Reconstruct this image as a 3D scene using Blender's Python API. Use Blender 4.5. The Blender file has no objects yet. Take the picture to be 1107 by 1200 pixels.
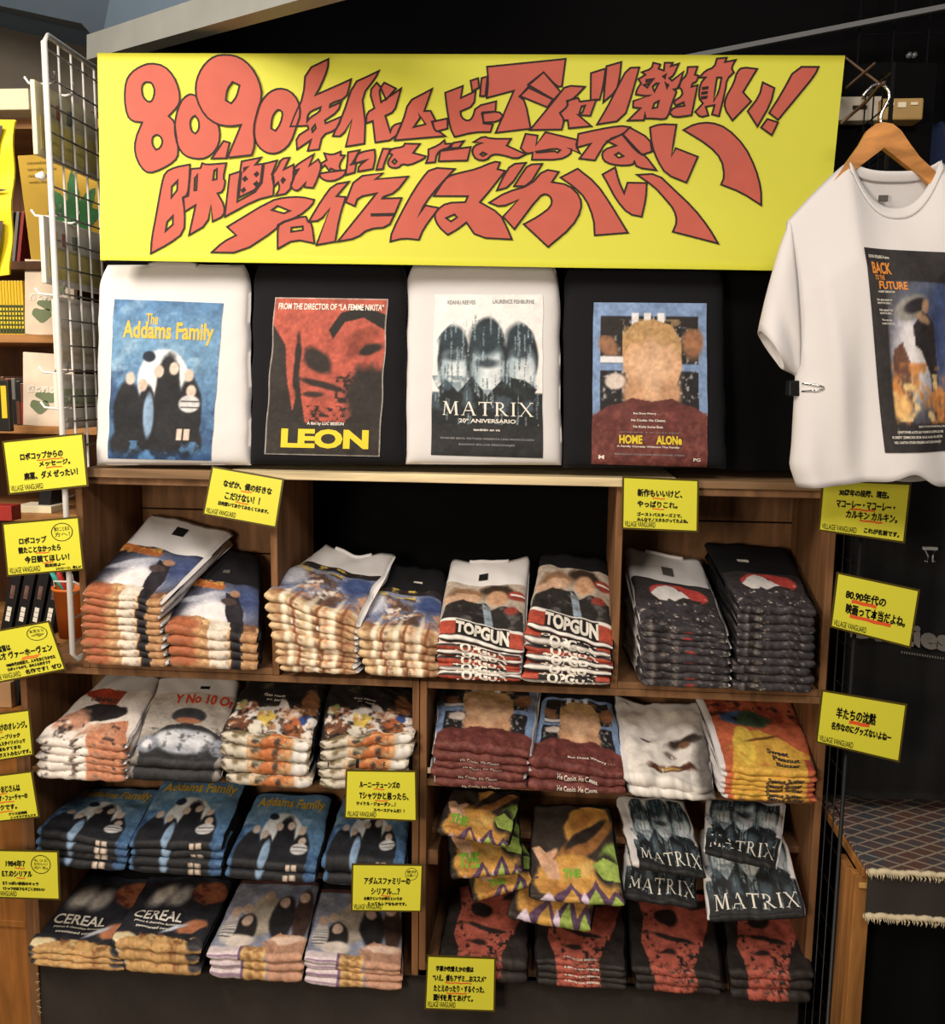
import bpy, bmesh, math, random
import numpy as np
from mathutils import Vector, Matrix
random.seed(7)
SC = bpy.context.scene
COL = SC.collection
# ------------------------------------------------------------------ camera
FPX, DIST, EYE = 1100.0, 2.3, 1.65
_y, _p, _q = math.radians(5.04), math.radians(7.8), math.radians(0.7)
FW = np.array([-math.sin(_y)*math.cos(_p), math.cos(_y)*math.cos(_p), -math.sin(_p)])
_r0 = np.cross(FW, [0, 0, 1]); _r0 /= np.linalg.norm(_r0); _u0 = np.cross(_r0, FW)
RT = math.cos(_q)*_r0 + math.sin(_q)*_u0
UP = -math.sin(_q)*_r0 + math.cos(_q)*_u0
CAM = np.array([0, -DIST, EYE])
cd = bpy.data.cameras.new('camera'); cam = bpy.data.objects.new('camera', cd); COL.objects.link(cam)
cd.sensor_fit = 'HORIZONTAL'; cd.sensor_width = 36; cd.lens = 36*FPX/1107; cd.clip_start = .05
cam.matrix_world = Matrix(((RT[0], UP[0], -FW[0], CAM[0]), (RT[1], UP[1], -FW[1], CAM[1]), (RT[2], UP[2], -FW[2], CAM[2]), (0, 0, 0, 1)))
SC.camera = cam
# ------------------------------------------------------------------ light and exposure
SC.view_settings.view_transform = 'Standard'; SC.view_settings.look = 'None'
SC.view_settings.exposure = -0.2; SC.view_settings.gamma = 1; SC.view_settings.use_curve_mapping = False
W = bpy.data.worlds.new('world'); SC.world = W; W.use_nodes = True
W.node_tree.nodes['Background'].inputs[0].default_value = (1.0, .86, .72, 1)
W.node_tree.nodes['Background'].inputs[1].default_value = .16


def area(name, loc, target, power, color, sx, sy=None, spread=180):
    l = bpy.data.lights.new(name, 'AREA'); l.energy = power; l.color = color
    l.shape = 'RECTANGLE'; l.size = sx; l.size_y = sy or sx; l.spread = math.radians(spread)
    o = bpy.data.objects.new(name, l); COL.objects.link(o); o.location = loc
    o.rotation_euler = (Vector(target)-Vector(loc)).to_track_quat('-Z', 'Y').to_euler()
    return o


area('ceiling_lamp', (-.95, -1.9, 3.0), (-.35, 0, 1.3), 17, (1.0, .91, .83), .7, .5, 150)
area('ceiling_lamp', (.5, -2.6, 3.0), (.2, 0, 1.2), 24, (1.0, .90, .80), .7, .5, 150)
area('ceiling_lamp', (-2.0, -1.3, 2.9), (-1.6, .3, 1.3), 34, (1.0, .88, .72), .5, .5, 140)
area('fill_lamp', (-1.3, -3.2, 1.7), (-.4, 0, .15), 42, (1.0, .82, .62), .7, .7, 150)  # added fill near camera height, brightens the lower shelves

# ------------------------------------------------------------------ helpers


def P(px, py, Y=0.0):
    d = FW + RT*(px-553.5)/FPX - UP*(py-600)/FPX
    return CAM + d*((Y-CAM[1])/d[1])


def lin(c):
    c = np.asarray(c, float)
    return np.where(c <= .04045, c/12.92, ((c+.055)/1.055)**2.4)


def hx(s):
    return lin([int(s[i:i+2], 16)/255 for i in (0, 2, 4)])


_M = {}


def mat(name, hexc, rough=.8, bump=0, bscale=200, spec=.3, metal=0, var=0, vscale=8, wood=False, emit=0, alpha=1):
    if name in _M:
        return _M[name]
    m = bpy.data.materials.new(name); m.use_nodes = True; nt = m.node_tree; b = nt.nodes['Principled BSDF']
    c = hx(hexc); N = nt.nodes.new; K = nt.links.new
    b.inputs['Base Color'].default_value = (*c, 1); b.inputs['Roughness'].default_value = rough
    b.inputs['Specular IOR Level'].default_value = spec; b.inputs['Metallic'].default_value = metal
    tc = N('ShaderNodeTexCoord')
    if wood:
        mp = N('ShaderNodeMapping'); mp.inputs['Scale'].default_value = wood; K(tc.outputs['Object'], mp.inputs[0])
        n1 = N('ShaderNodeTexNoise'); n1.inputs['Scale'].default_value = 3; n1.inputs['Detail'].default_value = 8; n1.inputs['Distortion'].default_value = .6
        K(mp.outputs[0], n1.inputs[0])
        r = N('ShaderNodeValToRGB'); K(n1.outputs[0], r.inputs[0])
        r.color_ramp.elements[0].position = .3; r.color_ramp.elements[1].position = .72
        r.color_ramp.elements[0].color = (*(c*.5), 1); r.color_ramp.elements[1].color = (*np.minimum(c*1.3, 1), 1)
        K(r.outputs[0], b.inputs['Base Color'])
        bm_ = N('ShaderNodeBump'); bm_.inputs['Strength'].default_value = .25; bm_.inputs['Distance'].default_value = .002
        K(n1.outputs[0], bm_.inputs['Height']); K(bm_.outputs[0], b.inputs['Normal'])
    elif var:
        n1 = N('ShaderNodeTexNoise'); n1.inputs['Scale'].default_value = vscale; n1.inputs['Detail'].default_value = 5
        K(tc.outputs['Object'], n1.inputs[0]); r = N('ShaderNodeValToRGB'); K(n1.outputs[0], r.inputs[0])
        r.color_ramp.elements[0].position = .3; r.color_ramp.elements[1].position = .7
        r.color_ramp.elements[0].color = (*(c*(1-var)), 1); r.color_ramp.elements[1].color = (*np.minimum(c*(1+var), 1), 1)
        K(r.outputs[0], b.inputs['Base Color'])
    if bump:
        n2 = N('ShaderNodeTexNoise'); n2.inputs['Scale'].default_value = bscale; n2.inputs['Detail'].default_value = 3
        K(tc.outputs['Object'], n2.inputs[0]); bb = N('ShaderNodeBump'); bb.inputs['Strength'].default_value = bump
        bb.inputs['Distance'].default_value = .003
        K(n2.outputs[0], bb.inputs['Height']); K(bb.outputs[0], b.inputs['Normal'])
    _M[name] = m
    return m


def print_mat():
    if 'print_ink' in _M:
        return _M['print_ink']
    m = bpy.data.materials.new('print_ink'); m.use_nodes = True; nt = m.node_tree; b = nt.nodes['Principled BSDF']
    a = nt.nodes.new('ShaderNodeVertexColor'); a.layer_name = 'ink'
    nt.links.new(a.outputs[0], b.inputs['Base Color']); b.inputs['Roughness'].default_value = .62
    b.inputs['Specular IOR Level'].default_value = .25
    tc = nt.nodes.new('ShaderNodeTexCoord'); n2 = nt.nodes.new('ShaderNodeTexNoise'); n2.inputs['Scale'].default_value = 60
    nt.links.new(tc.outputs['Object'], n2.inputs[0]); bb = nt.nodes.new('ShaderNodeBump'); bb.inputs['Strength'].default_value = .2
    bb.inputs['Distance'].default_value = .004
    nt.links.new(n2.outputs[0], bb.inputs['Height']); nt.links.new(bb.outputs[0], b.inputs['Normal'])
    _M['print_ink'] = m
    return m


WHITE = mat('white_cotton', 'd9d7d8', .9, .25, 40)
BLACK = mat('black_cotton', '17171b', .9, .25, 40, spec=.2)
CRATE = mat('crate_wood', '7d5a3c', .7, wood=(9, 2, 2))
CRATEV = mat('crate_wood_upright', '805a3a', .7, wood=(9, 9, .9))
PINE = mat('pine_plank', 'e3cfa4', .6, wood=(.8, 9, 9))
SHIM = mat('brown_board', '8f7050', .65, wood=(.8, 9, 9))
SIGNY = mat('sign_yellow', 'd0d042', .55, .15, 30)
CARDY = mat('card_yellow', 'd8d540', .35, 0)
CARDB = mat('card_border', '4d4218', .3)
INK = mat('black_marker', '14100c', .6)
INKR = mat('orange_marker', 'e0582a', .6)
SIGNR = mat('banner_red', 'b95849', .6, var=.05, vscale=20)
SIGNO = mat('banner_outline', '1c0907', .6)
WIRE = mat('pale_wire', 'd6d4d0', .4, spec=.5)
BWIRE = mat('black_wire', '1b1b1d', .4, metal=.3)
CHROME = mat('chrome', 'd8d8d8', .15, metal=1)
CURT = mat('black_curtain', '0b0b0d', .95, spec=.1)
WTXT = mat('white_ink', 'ece8dd', .6)
YTXT = mat('yellow_ink', 'e2cc34', .6)
GTXT = mat('gold_ink', 'd9b548', .6)
GREEN = mat('green_ink', '7fae3c', .6)
RTXT = mat('red_ink', 'd2492f', .6)


def obj(name, verts, faces, m=None, parent=None, smooth=False, mats=None, fm=None):
    me = bpy.data.meshes.new(name); me.from_pydata([tuple(map(float, v)) for v in verts], [], faces)
    for k in (mats or [m]):
        me.materials.append(k)
    if fm is not None:
        me.polygons.foreach_set('material_index', fm)
    if smooth:
        me.polygons.foreach_set('use_smooth', [True]*len(me.polygons))
    me.update()
    o = bpy.data.objects.new(name, me); COL.objects.link(o)
    if parent:
        o.parent = parent
        o.matrix_parent_inverse = Matrix.Translation(-Vector(parent.location))
    return o


def tag(o, label=None, cat=None, group=None, kind=None):
    for k, v in (('label', label), ('category', cat), ('group', group), ('kind', kind)):
        if v:
            o[k] = v
    return o


def empty(name, loc, label, cat, group=None):
    o = bpy.data.objects.new(name, None); COL.objects.link(o); o.location = tuple(map(float, loc)); o.empty_display_size = .05
    return tag(o, label, cat, group)


class MB:
    def __init__(s): s.v = []; s.f = []; s.m = []

    def add(s, v, f, mi=0):
        n = len(s.v); s.v += [tuple(map(float, q)) for q in v]; s.f += [tuple(n+i for i in q) for q in f]; s.m += [mi]*len(f)

    def box(s, a, b, mi=0):
        x0, y0, z0 = a; x1, y1, z1 = b
        s.hexa([(x0, y0, z0), (x1, y0, z0), (x1, y1, z0), (x0, y1, z0), (x0, y0, z1), (x1, y0, z1), (x1, y1, z1), (x0, y1, z1)], mi)

    def hexa(s, c, mi=0):
        s.add(c, [(3, 2, 1, 0), (4, 5, 6, 7), (0, 1, 5, 4), (1, 2, 6, 5), (2, 3, 7, 6), (3, 0, 4, 7)], mi)

    def beam(s, a, b, w, h, mi=0, up=(0, 0, 1)):
        a = np.array(a, float); b = np.array(b, float); d = b-a; d /= np.linalg.norm(d)
        r = np.cross(d, up); r /= np.linalg.norm(r); u = np.cross(r, d); c = []
        for q in (a, b):
            c += [q-r*w/2-u*h/2, q+r*w/2-u*h/2, q+r*w/2+u*h/2, q-r*w/2+u*h/2]
        s.hexa(c, mi)

    def tube(s, pts, r, seg=8, mi=0):
        pts = [np.array(p, float) for p in pts]; n = len(s.v); rr = r if hasattr(r, '__len__') else [r]*len(pts)
        for i, p in enumerate(pts):
            d = pts[min(i+1, len(pts)-1)]-pts[max(i-1, 0)]; d /= np.linalg.norm(d)+1e-9
            a = np.cross(d, (0, 0, 1) if abs(d[2]) < .9 else (1, 0, 0)); a /= np.linalg.norm(a); b = np.cross(d, a)
            for k in range(seg):
                t = 2*math.pi*k/seg; s.v.append(tuple(map(float, p+rr[i]*(a*math.cos(t)+b*math.sin(t)))))
        for i in range(len(pts)-1):
            for k in range(seg):
                s.f.append((n+i*seg+k, n+i*seg+(k+1) % seg, n+(i+1)*seg+(k+1) % seg, n+(i+1)*seg+k)); s.m.append(mi)
        s.f.append(tuple(n+k for k in range(seg))); s.f.append(tuple(n+(len(pts)-1)*seg+k for k in range(seg))); s.m += [mi, mi]

    def build(s, name, m, parent=None, smooth=False, bevel=0):
        ms = m if isinstance(m, (list, tuple)) else [m]
        o = obj(name, s.v, s.f, None, parent, smooth, ms, s.m)
        if bevel:
            b = o.modifiers.new('bevel', 'BEVEL'); b.width = bevel; b.segments = 2; b.limit_method = 'ANGLE'
        return o


def grid_faces(nu, nv, wrap=False, off=0):
    f = []
    for i in range(nu-1):
        for j in range(nv if wrap else nv-1):
            k = (j+1) % nv
            f.append((off+i*nv+j, off+i*nv+k, off+(i+1)*nv+k, off+(i+1)*nv+j))
    return f


# text as flat meshes, normalised to the unit square of its own bounding box
_T = {}


def serif_title():
    q = []

    def st(x0, y0, x1, y1, w): q.append([(x0-w/2, y0), (x0+w/2, y0), (x1+w/2, y1), (x1-w/2, y1)])

    def se(x, y, w, d=1): q.append([(x-w/2, y), (x+w/2, y), (x+w/2, y+.045*d), (x-w/2, y+.045*d)])
    x = 0
    st(x+.06, 0, x+.14, 1, .06); st(x+.16, 1, x+.52, .1, .15); st(x+.52, .1, x+.86, 1, .06); st(x+.88, 1, x+.96, 0, .15); se(x+.06, 0, .24); se(x+.96, 0, .3); se(x+.08, 1, .2, -1); se(x+.96, 1, .2, -1); x += 1.38
    st(x+.04, 0, x+.44, 1, .06); st(x+.46, 1, x+.86, 0, .15); q.append([(x+.16, .32), (x+.7, .32), (x+.7, .38), (x+.16, .38)]); se(x+.04, 0, .24); se(x+.86, 0, .3); x += 1.2
    st(x+.45, 0, x+.45, 1, .15); q.append([(x-.02, .93), (x+.92, .93), (x+.92, 1), (x-.02, 1)]); st(x+.02, .78, x-.02, .95, .05); st(x+.88, .78, x+.92, .95, .05); se(x+.45, 0, .34); x += 1.2
    st(x+.12, 0, x+.12, 1, .15); se(x+.12, 0, .32); se(x+.12, 1, .3, -1)
    A_ = [(x+.2+.42*math.sin(t)**.8, .74+.26*math.cos(t)) for t in np.linspace(.001, 3.14, 12)]; B_ = [(x+.2+.3*math.sin(t)**.8, .74+.2*math.cos(t)) for t in np.linspace(.001, 3.14, 12)]
    for i in range(11):
        q.append([A_[i], A_[i+1], B_[i+1], B_[i]])
    st(x+.34, .5, x+.82, 0, .16); se(x+.86, 0, .2); x += 1.2
    st(x+.1, 0, x+.1, 1, .15); se(x+.1, 0, .34); se(x+.1, 1, .34, -1); x += .55
    st(x+.08, 1, x+.86, 0, .16); st(x+.84, 1, x+.06, 0, .06)
    for xx in (.06, .86):
        se(x+xx, 0, .28); se(x+xx, 1, .28, -1)
    v = np.array([p for k in q for p in k]); mn = v.min(0); mx = v.max(0)
    return (v-mn)/(mx-mn), [tuple(range(4*i, 4*i+4)) for i in range(len(q))], 6.


_T['MATRIX'] = serif_title()


def text2d(s, bold=.0, sub=0):
    if s in _T:
        return _T[s]
    key = (s, bold)
    if key in _T:
        return _T[key]
    c = bpy.data.curves.new('lettering', 'FONT'); c.body = s; c.offset = bold; c.resolution_u = 3; c.fill_mode = 'FRONT'
    o = bpy.data.objects.new('lettering', c); COL.objects.link(o)
    dg = bpy.context.evaluated_depsgraph_get(); dg.update()
    me = bpy.data.meshes.new_from_object(o.evaluated_get(dg))
    v = np.array([q.co[:2] for q in me.vertices]) if len(me.vertices) else np.zeros((0, 2))
    f = [tuple(p.vertices) for p in me.polygons]
    bpy.data.objects.remove(o); bpy.data.curves.remove(c); bpy.data.meshes.remove(me)
    if len(v):
        mn = v.min(0); mx = v.max(0); asp = (mx[0]-mn[0])/max(mx[1]-mn[1], 1e-6)
        v = (v-mn)/np.maximum(mx-mn, 1e-6)
    else:
        asp = 1
    _T[key] = (v, f, asp)
    return _T[key]


def bil(c):
    tl, tr, br, bl = [np.asarray(q, float) for q in c]

    def F(u, v):
        u = np.asarray(u, float)[..., None]; v = np.asarray(v, float)[..., None]
        return (tl*(1-u)+tr*u)*(1-v)+(bl*(1-u)+br*u)*v
    return F


def put_text(mb, F, s, u0, v0, u1, v1, mi=0, bold=.02, rot=0, arc=0):
    """letters of s filling the rectangle (u0,v0)-(u1,v1), v running down, on the surface F(u,v)"""
    v, f, a = text2d(s, bold)
    if not len(v):
        return
    x = v[:, 0]; y = v[:, 1]
    U = u0+(u1-u0)*x
    V = v1+(v0-v1)*y + rot*(x-.5) + arc*(2*x-1)**2
    mb.add(F(U, V), f, mi)


# ------------------------------------------------------------------ print art (colour of the ink itself, plain stand-ins)
_rng = np.random.RandomState(3)


def vnoise(h, w, sc, seed, oct=3):
    r = np.random.RandomState(seed); out = np.zeros((h, w)); amp = 1; tot = 0
    for o in range(oct):
        n = int(max(2, sc*2**o)); m = int(max(2, sc*2**o*h/w))
        g = r.rand(m+2, n+2); yy = np.linspace(0, m, h); xx = np.linspace(0, n, w)
        yi = yy.astype(int); xi = xx.astype(int); fy = (yy-yi)[:, None]; fx = (xx-xi)[None]
        fy = fy*fy*(3-2*fy); fx = fx*fx*(3-2*fx)
        out += amp*((g[yi][:, xi]*(1-fx)+g[yi][:, xi+1]*fx)*(1-fy)+(g[yi+1][:, xi]*(1-fx)+g[yi+1][:, xi+1]*fx)*fy)
        tot += amp; amp *= .55
    return out/tot


class Art:
    def __init__(s, c, w=150, h=210):
        s.w, s.h = w, h; s.a = np.zeros((h, w, 3)); s.a[:] = s.c(c)
        s.y, s.x = np.mgrid[0:h, 0:w]; s.x = (s.x+.5)/w; s.y = (s.y+.5)/h; s.n = 0

    def c(s, k): return np.array([int(k[i:i+2], 16)/255 for i in (0, 2, 4)])

    def mix(s, m, c):
        m = np.clip(m, 0, 1)[..., None]; s.a = s.a*(1-m)+s.c(c)*m; return s

    def ell(s, cx, cy, rx, ry, c, soft=.12, rot=0, rough=0):
        t = math.radians(rot); dx = s.x-cx; dy = s.y-cy
        X = dx*math.cos(t)+dy*math.sin(t); Y = -dx*math.sin(t)+dy*math.cos(t)
        d = np.sqrt((X/rx)**2+(Y/ry)**2)
        if rough:
            s.n += 1; d = d+rough*(vnoise(s.h, s.w, 9, 50+s.n)-.5)
        return s.mix((1-d)/soft+.5, c)

    def poly(s, pts, c, soft=.008):
        ins = np.zeros((s.h, s.w), bool); n = len(pts)
        for i in range(n):
            (x0, y0), (x1, y1) = pts[i], pts[(i+1) % n]
            if y0 == y1:
                continue
            k = (y0 > s.y) != (y1 > s.y)
            ins ^= k & (s.x < (x1-x0)*(s.y-y0)/(y1-y0)+x0)
        return s.mix(ins.astype(float), c)

    def rect(s, x0, y0, x1, y1, c): return s.poly([(x0, y0), (x1, y0), (x1, y1), (x0, y1)], c)

    def grad(s, y0, y1, c): return s.mix((s.y-y0)/(y1-y0), c)

    def blot(s, sc, th, c, seed, x0=0, y0=0, x1=1, y1=1, k=10, st=1):
        n = vnoise(s.h, s.w, sc, seed, 4)
        m = np.clip((n-th)*k, 0, 1)*((s.x > x0) & (s.x < x1) & (s.y > y0) & (s.y < y1))
        return s.mix(m*st, c)

    def streak(s, n, c, seed, x0=0, y0=0, x1=1, y1=1, st=.6):
        r = np.random.RandomState(seed)
        for i in range(n):
            x = x0+(x1-x0)*r.rand(); y = y0+(y1-y0)*r.rand(); L = .03+.12*r.rand()
            m = (abs(s.x-x) < .006)*(s.y > y)*(s.y < min(y+L, y1))*(r.rand(s.h, s.w) > .45)
            s.mix(m*st, c)
        return s

    def done(s):
        n = vnoise(s.h, s.w, 12, 7, 4)[..., None]-.5; n2 = vnoise(s.h, s.w, 40, 8, 2)[..., None]-.5
        g = s.a.mean(-1, keepdims=True); a = (s.a*.84+g*.16)*(1+(.34*n+.3*n2)*(1-g**4))
        s.lin = lin(np.clip(a, .04, .96)); return s

    def at(s, u, v):
        X = np.clip(np.asarray(u)*s.w-.5, 0, s.w-1.001); Y = np.clip(np.asarray(v)*s.h-.5, 0, s.h-1.001)
        xi = X.astype(int); yi = Y.astype(int); fx = (X-xi)[..., None]; fy = (Y-yi)[..., None]; L = s.lin
        return (L[yi, xi]*(1-fx)+L[yi, xi+1]*fx)*(1-fy)+(L[yi+1, xi]*(1-fx)+L[yi+1, xi+1]*fx)*fy


A = {}
# blue night sheet with a pale disc and dark standing shapes
a = Art('4a7aad'); a.grad(0, .25, '6292bd').grad(.3, 1, '3a6295').blot(5, .52, '93b8d6', 1, 0, 0, 1, .45, 6, .7).blot(6, .5, '2c4672', 2, 0, .4, 1, 1, 6, .8)
a.ell(.5, .5, .24, .2, 'dfe6ea', .1)
for x, y, rx, ry in ((.17, .74, .13, .24), (.36, .72, .09, .2), (.55, .66, .13, .33), (.76, .72, .12, .24)):
    a.ell(x, y, rx, ry, '22242a', .15, 0, .2).ell(x, y+ry*.7, rx*1.2, ry*.45, '25262b', .2)
for x, y in ((.19, .49), (.31, .53), (.46, .44), (.6, .42), (.74, .46), (.77, .56)):
    a.ell(x, y, .045, .04, 'cdb8a8', .3)
a.ell(.76, .64, .1, .055, 'cfcfd2', .2).rect(.68, .62, .86, .63, '44444a').rect(.68, .655, .86, .665, '44444a').rect(.66, .8, .71, .87, 'd7c4b4').rect(.73, .8, .78, .87, 'd7c4b4')
a.ell(.38, .72, .05, .14, '7f9fc4', .3).ell(.36, .35, .06, .035, '1f2a3c', .3).grad(.93, 1.02, '284f88').blot(8, .55, '4d86c0', 9, 0, .88, 1, 1, 8, .8)
A['family'] = a.done()
# red and charcoal two-tone sheet
a = Art('2e2927'); a.poly([(0, 0), (1, 0), (1, .1), (.98, .6), (.84, .68), (.74, .74), (.68, .79), (.34, .79), (.3, .66), (.27, .5), (.25, .58), (.22, .72), (.17, .55), (.12, .3), (0, .16)], 'b9503f')
a.poly([(.5, .2), (.6, .09), (.8, .05), (1, .1), (1, .2), (.8, .12), (.64, .15), (.54, .26)], '262120').ell(.42, .4, .13, .07, '2e2523', .35, 25, .5).ell(.8, .25, .14, .06, '94402f', .4, -20, .5).ell(.86, .32, .11, .035, '2b2322', .4, -15, .7).ell(.72, .33, .05, .05, '8a3a2e', .6)
a.ell(.46, .545, .2, .022, '2e2422', .5, 10, .5).ell(.4, .61, .09, .018, '3c2a26', .5, 0, .5).blot(30, .5, '2c2423', 11, .55, .46, 1, .66, 12).blot(34, .5, '2c2423', 12, .34, .68, .8, .8, 12).ell(.86, .6, .22, .16, '2e2726', .5, -30, .8).ell(.24, .42, .03, .2, '2b2322', .4, 0, .8)
a.rect(0, .79, 1, 1, '322d2a')
a.done(); import copy; A['red'] = copy.deepcopy(a)
for k in ((0, 0, 1, .006), (0, .994, 1, 1), (0, 0, .008, 1), (.992, 0, 1, 1)):
    a.rect(*k, 'b8b0a8')
A['framed'] = a.done()
a = Art('c05a48'); a.poly([(0, 0), (.1, 0), (.16, .3), (.12, .6), (.2, .75), (.22, 1), (0, 1)], '2e2927').poly([(1, .1), (1, 1), (.74, 1), (.7, .82), (.82, .6), (.9, .4)], '322c2a').ell(.42, .3, .13, .09, '2c2422', .3, 12, .5).ell(.86, .12, .2, .05, '2e2625', .4, -10, .6).ell(.5, .52, .26, .03, '322725', .4, 10, .6).ell(.42, .68, .1, .03, '3a2a27', .5, 0, .6).blot(26, .5, '2e2725', 15, .52, .5, .85, 1, 10).blot(20, .58, '2e2725', 16, .1, .2, .34, .95, 9).blot(30, .52, '3a2c28', 17, .2, .8, .8, 1, 8, .8)
A['redpile'] = a.done()
# cool grey sheet of three rounded masses with falling dotted columns
a = Art('ece9e7')
for x, y, rx, ry, c in ((.19, .4, .15, .2, '5f7888'), (.81, .39, .15, .21, '566c7c'), (.5, .4, .18, .26, '6d8898')):
    a.ell(x, y, rx, ry, '252e34', .1).ell(x, y+.07, rx*.84, ry*.74, 'a3b8c4', .4).ell(x+.03, y+.1, rx*.55, ry*.5, 'd3dde2', .7).ell(x-.02, y-.13, rx*.8, ry*.4, '2c3c46', .5).poly([(x-rx*.5, y+ry*.7), (x+rx*.5, y+ry*.7), (x+rx*.7, y+ry*1.5), (x-rx*.7, y+ry*1.5)], '8ea2ae')
for x, y in ((.2, .37), (.5, .41), (.8, .35)):
    a.ell(x, y+.01, .1, .028, '3c4a54', .9)
a.poly([(0, .62), (.12, .52), (.24, .6), (.36, .5), (.5, .62), (.66, .5), (.84, .52), (1, .6), (1, 1), (0, 1)], '23282c').blot(9, .5, '4d6270', 21, 0, .5, 1, .72, 6, .7)
a.streak(110, 'a9c4cf', 5, .02, .12, .98, .9, .7).streak(60, '2a3a40', 6, .05, .12, .95, .6, .7).rect(0, .8, 1, 1, '2c2d2f')
a.mix((s_ := ((a.y < .6) & (((a.x-.5)/.52)**2+((a.y-.42)/.32)**2 > 1)).astype(float)), 'ece9e7')
A['code'] = a.done()
# blue window frame, tan oval, maroon knit
a = Art('7795c4'); a.rect(.07, .08, .93, .92, '272629').blot(30, .62, 'd7d7da', 31, .07, .08, .93, .6, 12, .7)
a.rect(.34, .06, .4, .16, 'dfe0e4').rect(.45, .06, .51, .16, 'dfe0e4').rect(.57, .06, .63, .16, 'dfe0e4')
a.ell(.14, .27, .1, .07, '9a6a4a', .5, 30, .7).rect(.07, .08, .25, .2, '2b2626').ell(.88, .24, .09, .1, '9c6846', .5, 20, .5).poly([(.68, .08), (.93, .08), (.93, .16), (.72, .14)], '2a2424').rect(.07, .33, .3, .365, 'e4e4ea').ell(.2, .48, .09, .05, 'd9c9c0', .3)
a.rect(0, .37, 1, .415, '7795c4')
a.poly([(0, .7), (.14, .63), (.35, .6), (.7, .6), (.88, .63), (1, .68), (1, 1), (0, 1)], '6c3430')
a.poly([(.27, .2), (.36, .13), (.52, .11), (.68, .14), (.77, .22), (.78, .4), (.72, .52), (.6, .62), (.46, .62), (.34, .52), (.27, .4)], 'd9a377').poly([(.26, .34), (.26, .2), (.36, .12), (.54, .1), (.7, .14), (.78, .24), (.78, .34), (.72, .24), (.6, .27), (.5, .2), (.42, .27), (.33, .24)], 'b98d58').blot(24, .5, 'cfa76e', 33, .26, .1, .78, .3, 8, .6)
a.ell(.52, .42, .2, .16, 'dfb088', .9).ell(.36, .56, .09, .1, 'cf9a70', .5, -14).ell(.68, .56, .09, .1, 'cf9a70', .5, 14).poly([(.24, .62), (.34, .58), (.52, .6), (.7, .58), (.8, .62), (.8, .68), (.24, .68)], '6c3430')
a.blot(26, .5, '8a4a40', 32, 0, .66, 1, 1, 6, .6)
A['knit'] = a.done()
# dusk sheet: navy, white glow, ember base, slanted dark bar
a = Art('1d1c22'); a.ell(.6, .4, .45, .3, '8790b4', .9).ell(.45, .52, .32, .2, 'e8e4e8', .7, -15).ell(.85, .25, .25, .2, '3d4c7c', .9).ell(.3, .3, .28, .05, 'b0b4c4', .4, -20)
a.poly([(0, .66), (.3, .58), (.5, .62), (.9, .64), (1, .7), (1, 1), (0, 1)], 'bb8a5c').blot(7, .5, '7a4e34', 41, 0, .6, 1, 1, 6, .9).blot(10, .55, 'f0c58a', 42, 0, .58, 1, .95, 8, .9)
a.poly([(.56, .2), (.72, .22), (.82, .45), (.84, .72), (.8, .98), (.72, .98), (.7, .7), (.6, .48)], '2c2830').ell(.68, .2, .07, .05, 'a87c60', .3).ell(.62, .32, .1, .05, '4a3c3a', .3).rect(.46, .6, .68, 1, 'd9cdbd').blot(12, .55, '9a6a44', 43, .46, .75, .68, 1, 8, .7)
a.poly([(.0, .04), (.55, .1), (.5, .18), (0, .14)], 'b5622c').blot(16, .5, 'e2a23c', 44, 0, .04, .5, .17, 8, .8).ell(.15, .72, .2, .12, 'b0603c', .4, 0, .5).rect(.74, .6, .8, 1, '221f24')
A['dusk'] = a.done()
# adventure collage
a = Art('8f90a8'); a.grad(0, .2, '6d7aa0').rect(0, 0, 1, .1, '2b2526').blot(9, .5, 'd9b94a', 51, .05, .02, .8, .16, 8, 1)
a.blot(5, .5, '5c4234', 52, 0, .15, 1, .62, 7, .9).blot(7, .55, 'd39a72', 53, .1, .16, 1, .66, 8, .9).blot(9, .6, 'ece3dc', 54, 0, .15, 1, .6, 9, .9).ell(.85, .25, .2, .15, '3c4f86', .6).ell(.1, .3, .15, .16, 'c9ccdc', .6)
a.rect(0, .62, 1, 1, 'dcbb8c').blot(5, .46, 'a5754c', 55, 0, .6, 1, 1, 4, .9).blot(6, .54, 'efe2c8', 56, 0, .58, 1, 1, 4, .9).blot(11, .6, '6b4630', 57, 0, .6, 1, 1, 6, .8).blot(9, .58, 'b06a48', 58, 0, .55, 1, 1, 6, .6)
for x in (.2, .47, .74):
    a.ell(x, .82, .035, .3, 'f2e6cc', .9, 10).ell(x+.1, .82, .02, .3, '8a5236', .9, 10)
A['adventure'] = a.done()
# two dark jackets above a red band
a = Art('b3a493'); a.ell(.27, .3, .22, .13, '8a6648', .4, -15, .6).ell(.3, .33, .16, .07, 'c69c7a', .4, -10).poly([(0, .42), (.3, .3), (.45, .36), (.2, .46), (.05, .52)], 'cda384').ell(.66, .2, .2, .1, '37291f', .4, 12, .5).ell(.66, .32, .13, .12, 'c4936e', .3)
a.poly([(.04, .54), (.24, .4), (.45, .42), (.52, .4), (.6, .5), (.74, .44), (.98, .5), (1, .74), (0, .74)], '2e2b2b').poly([(.48, .42), (.58, .47), (.64, .72), (.54, .72)], '8fa4b8').blot(14, .58, '6d6a6a', 61, 0, .45, 1, .72, 7, .7).ell(.84, .5, .09, .05, '9a3a30', .4, 0, .5)
a.ell(.9, .28, .12, .07, '9c3a30', .3).rect(.82, .26, 1, .28, 'e8e2dc')
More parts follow.
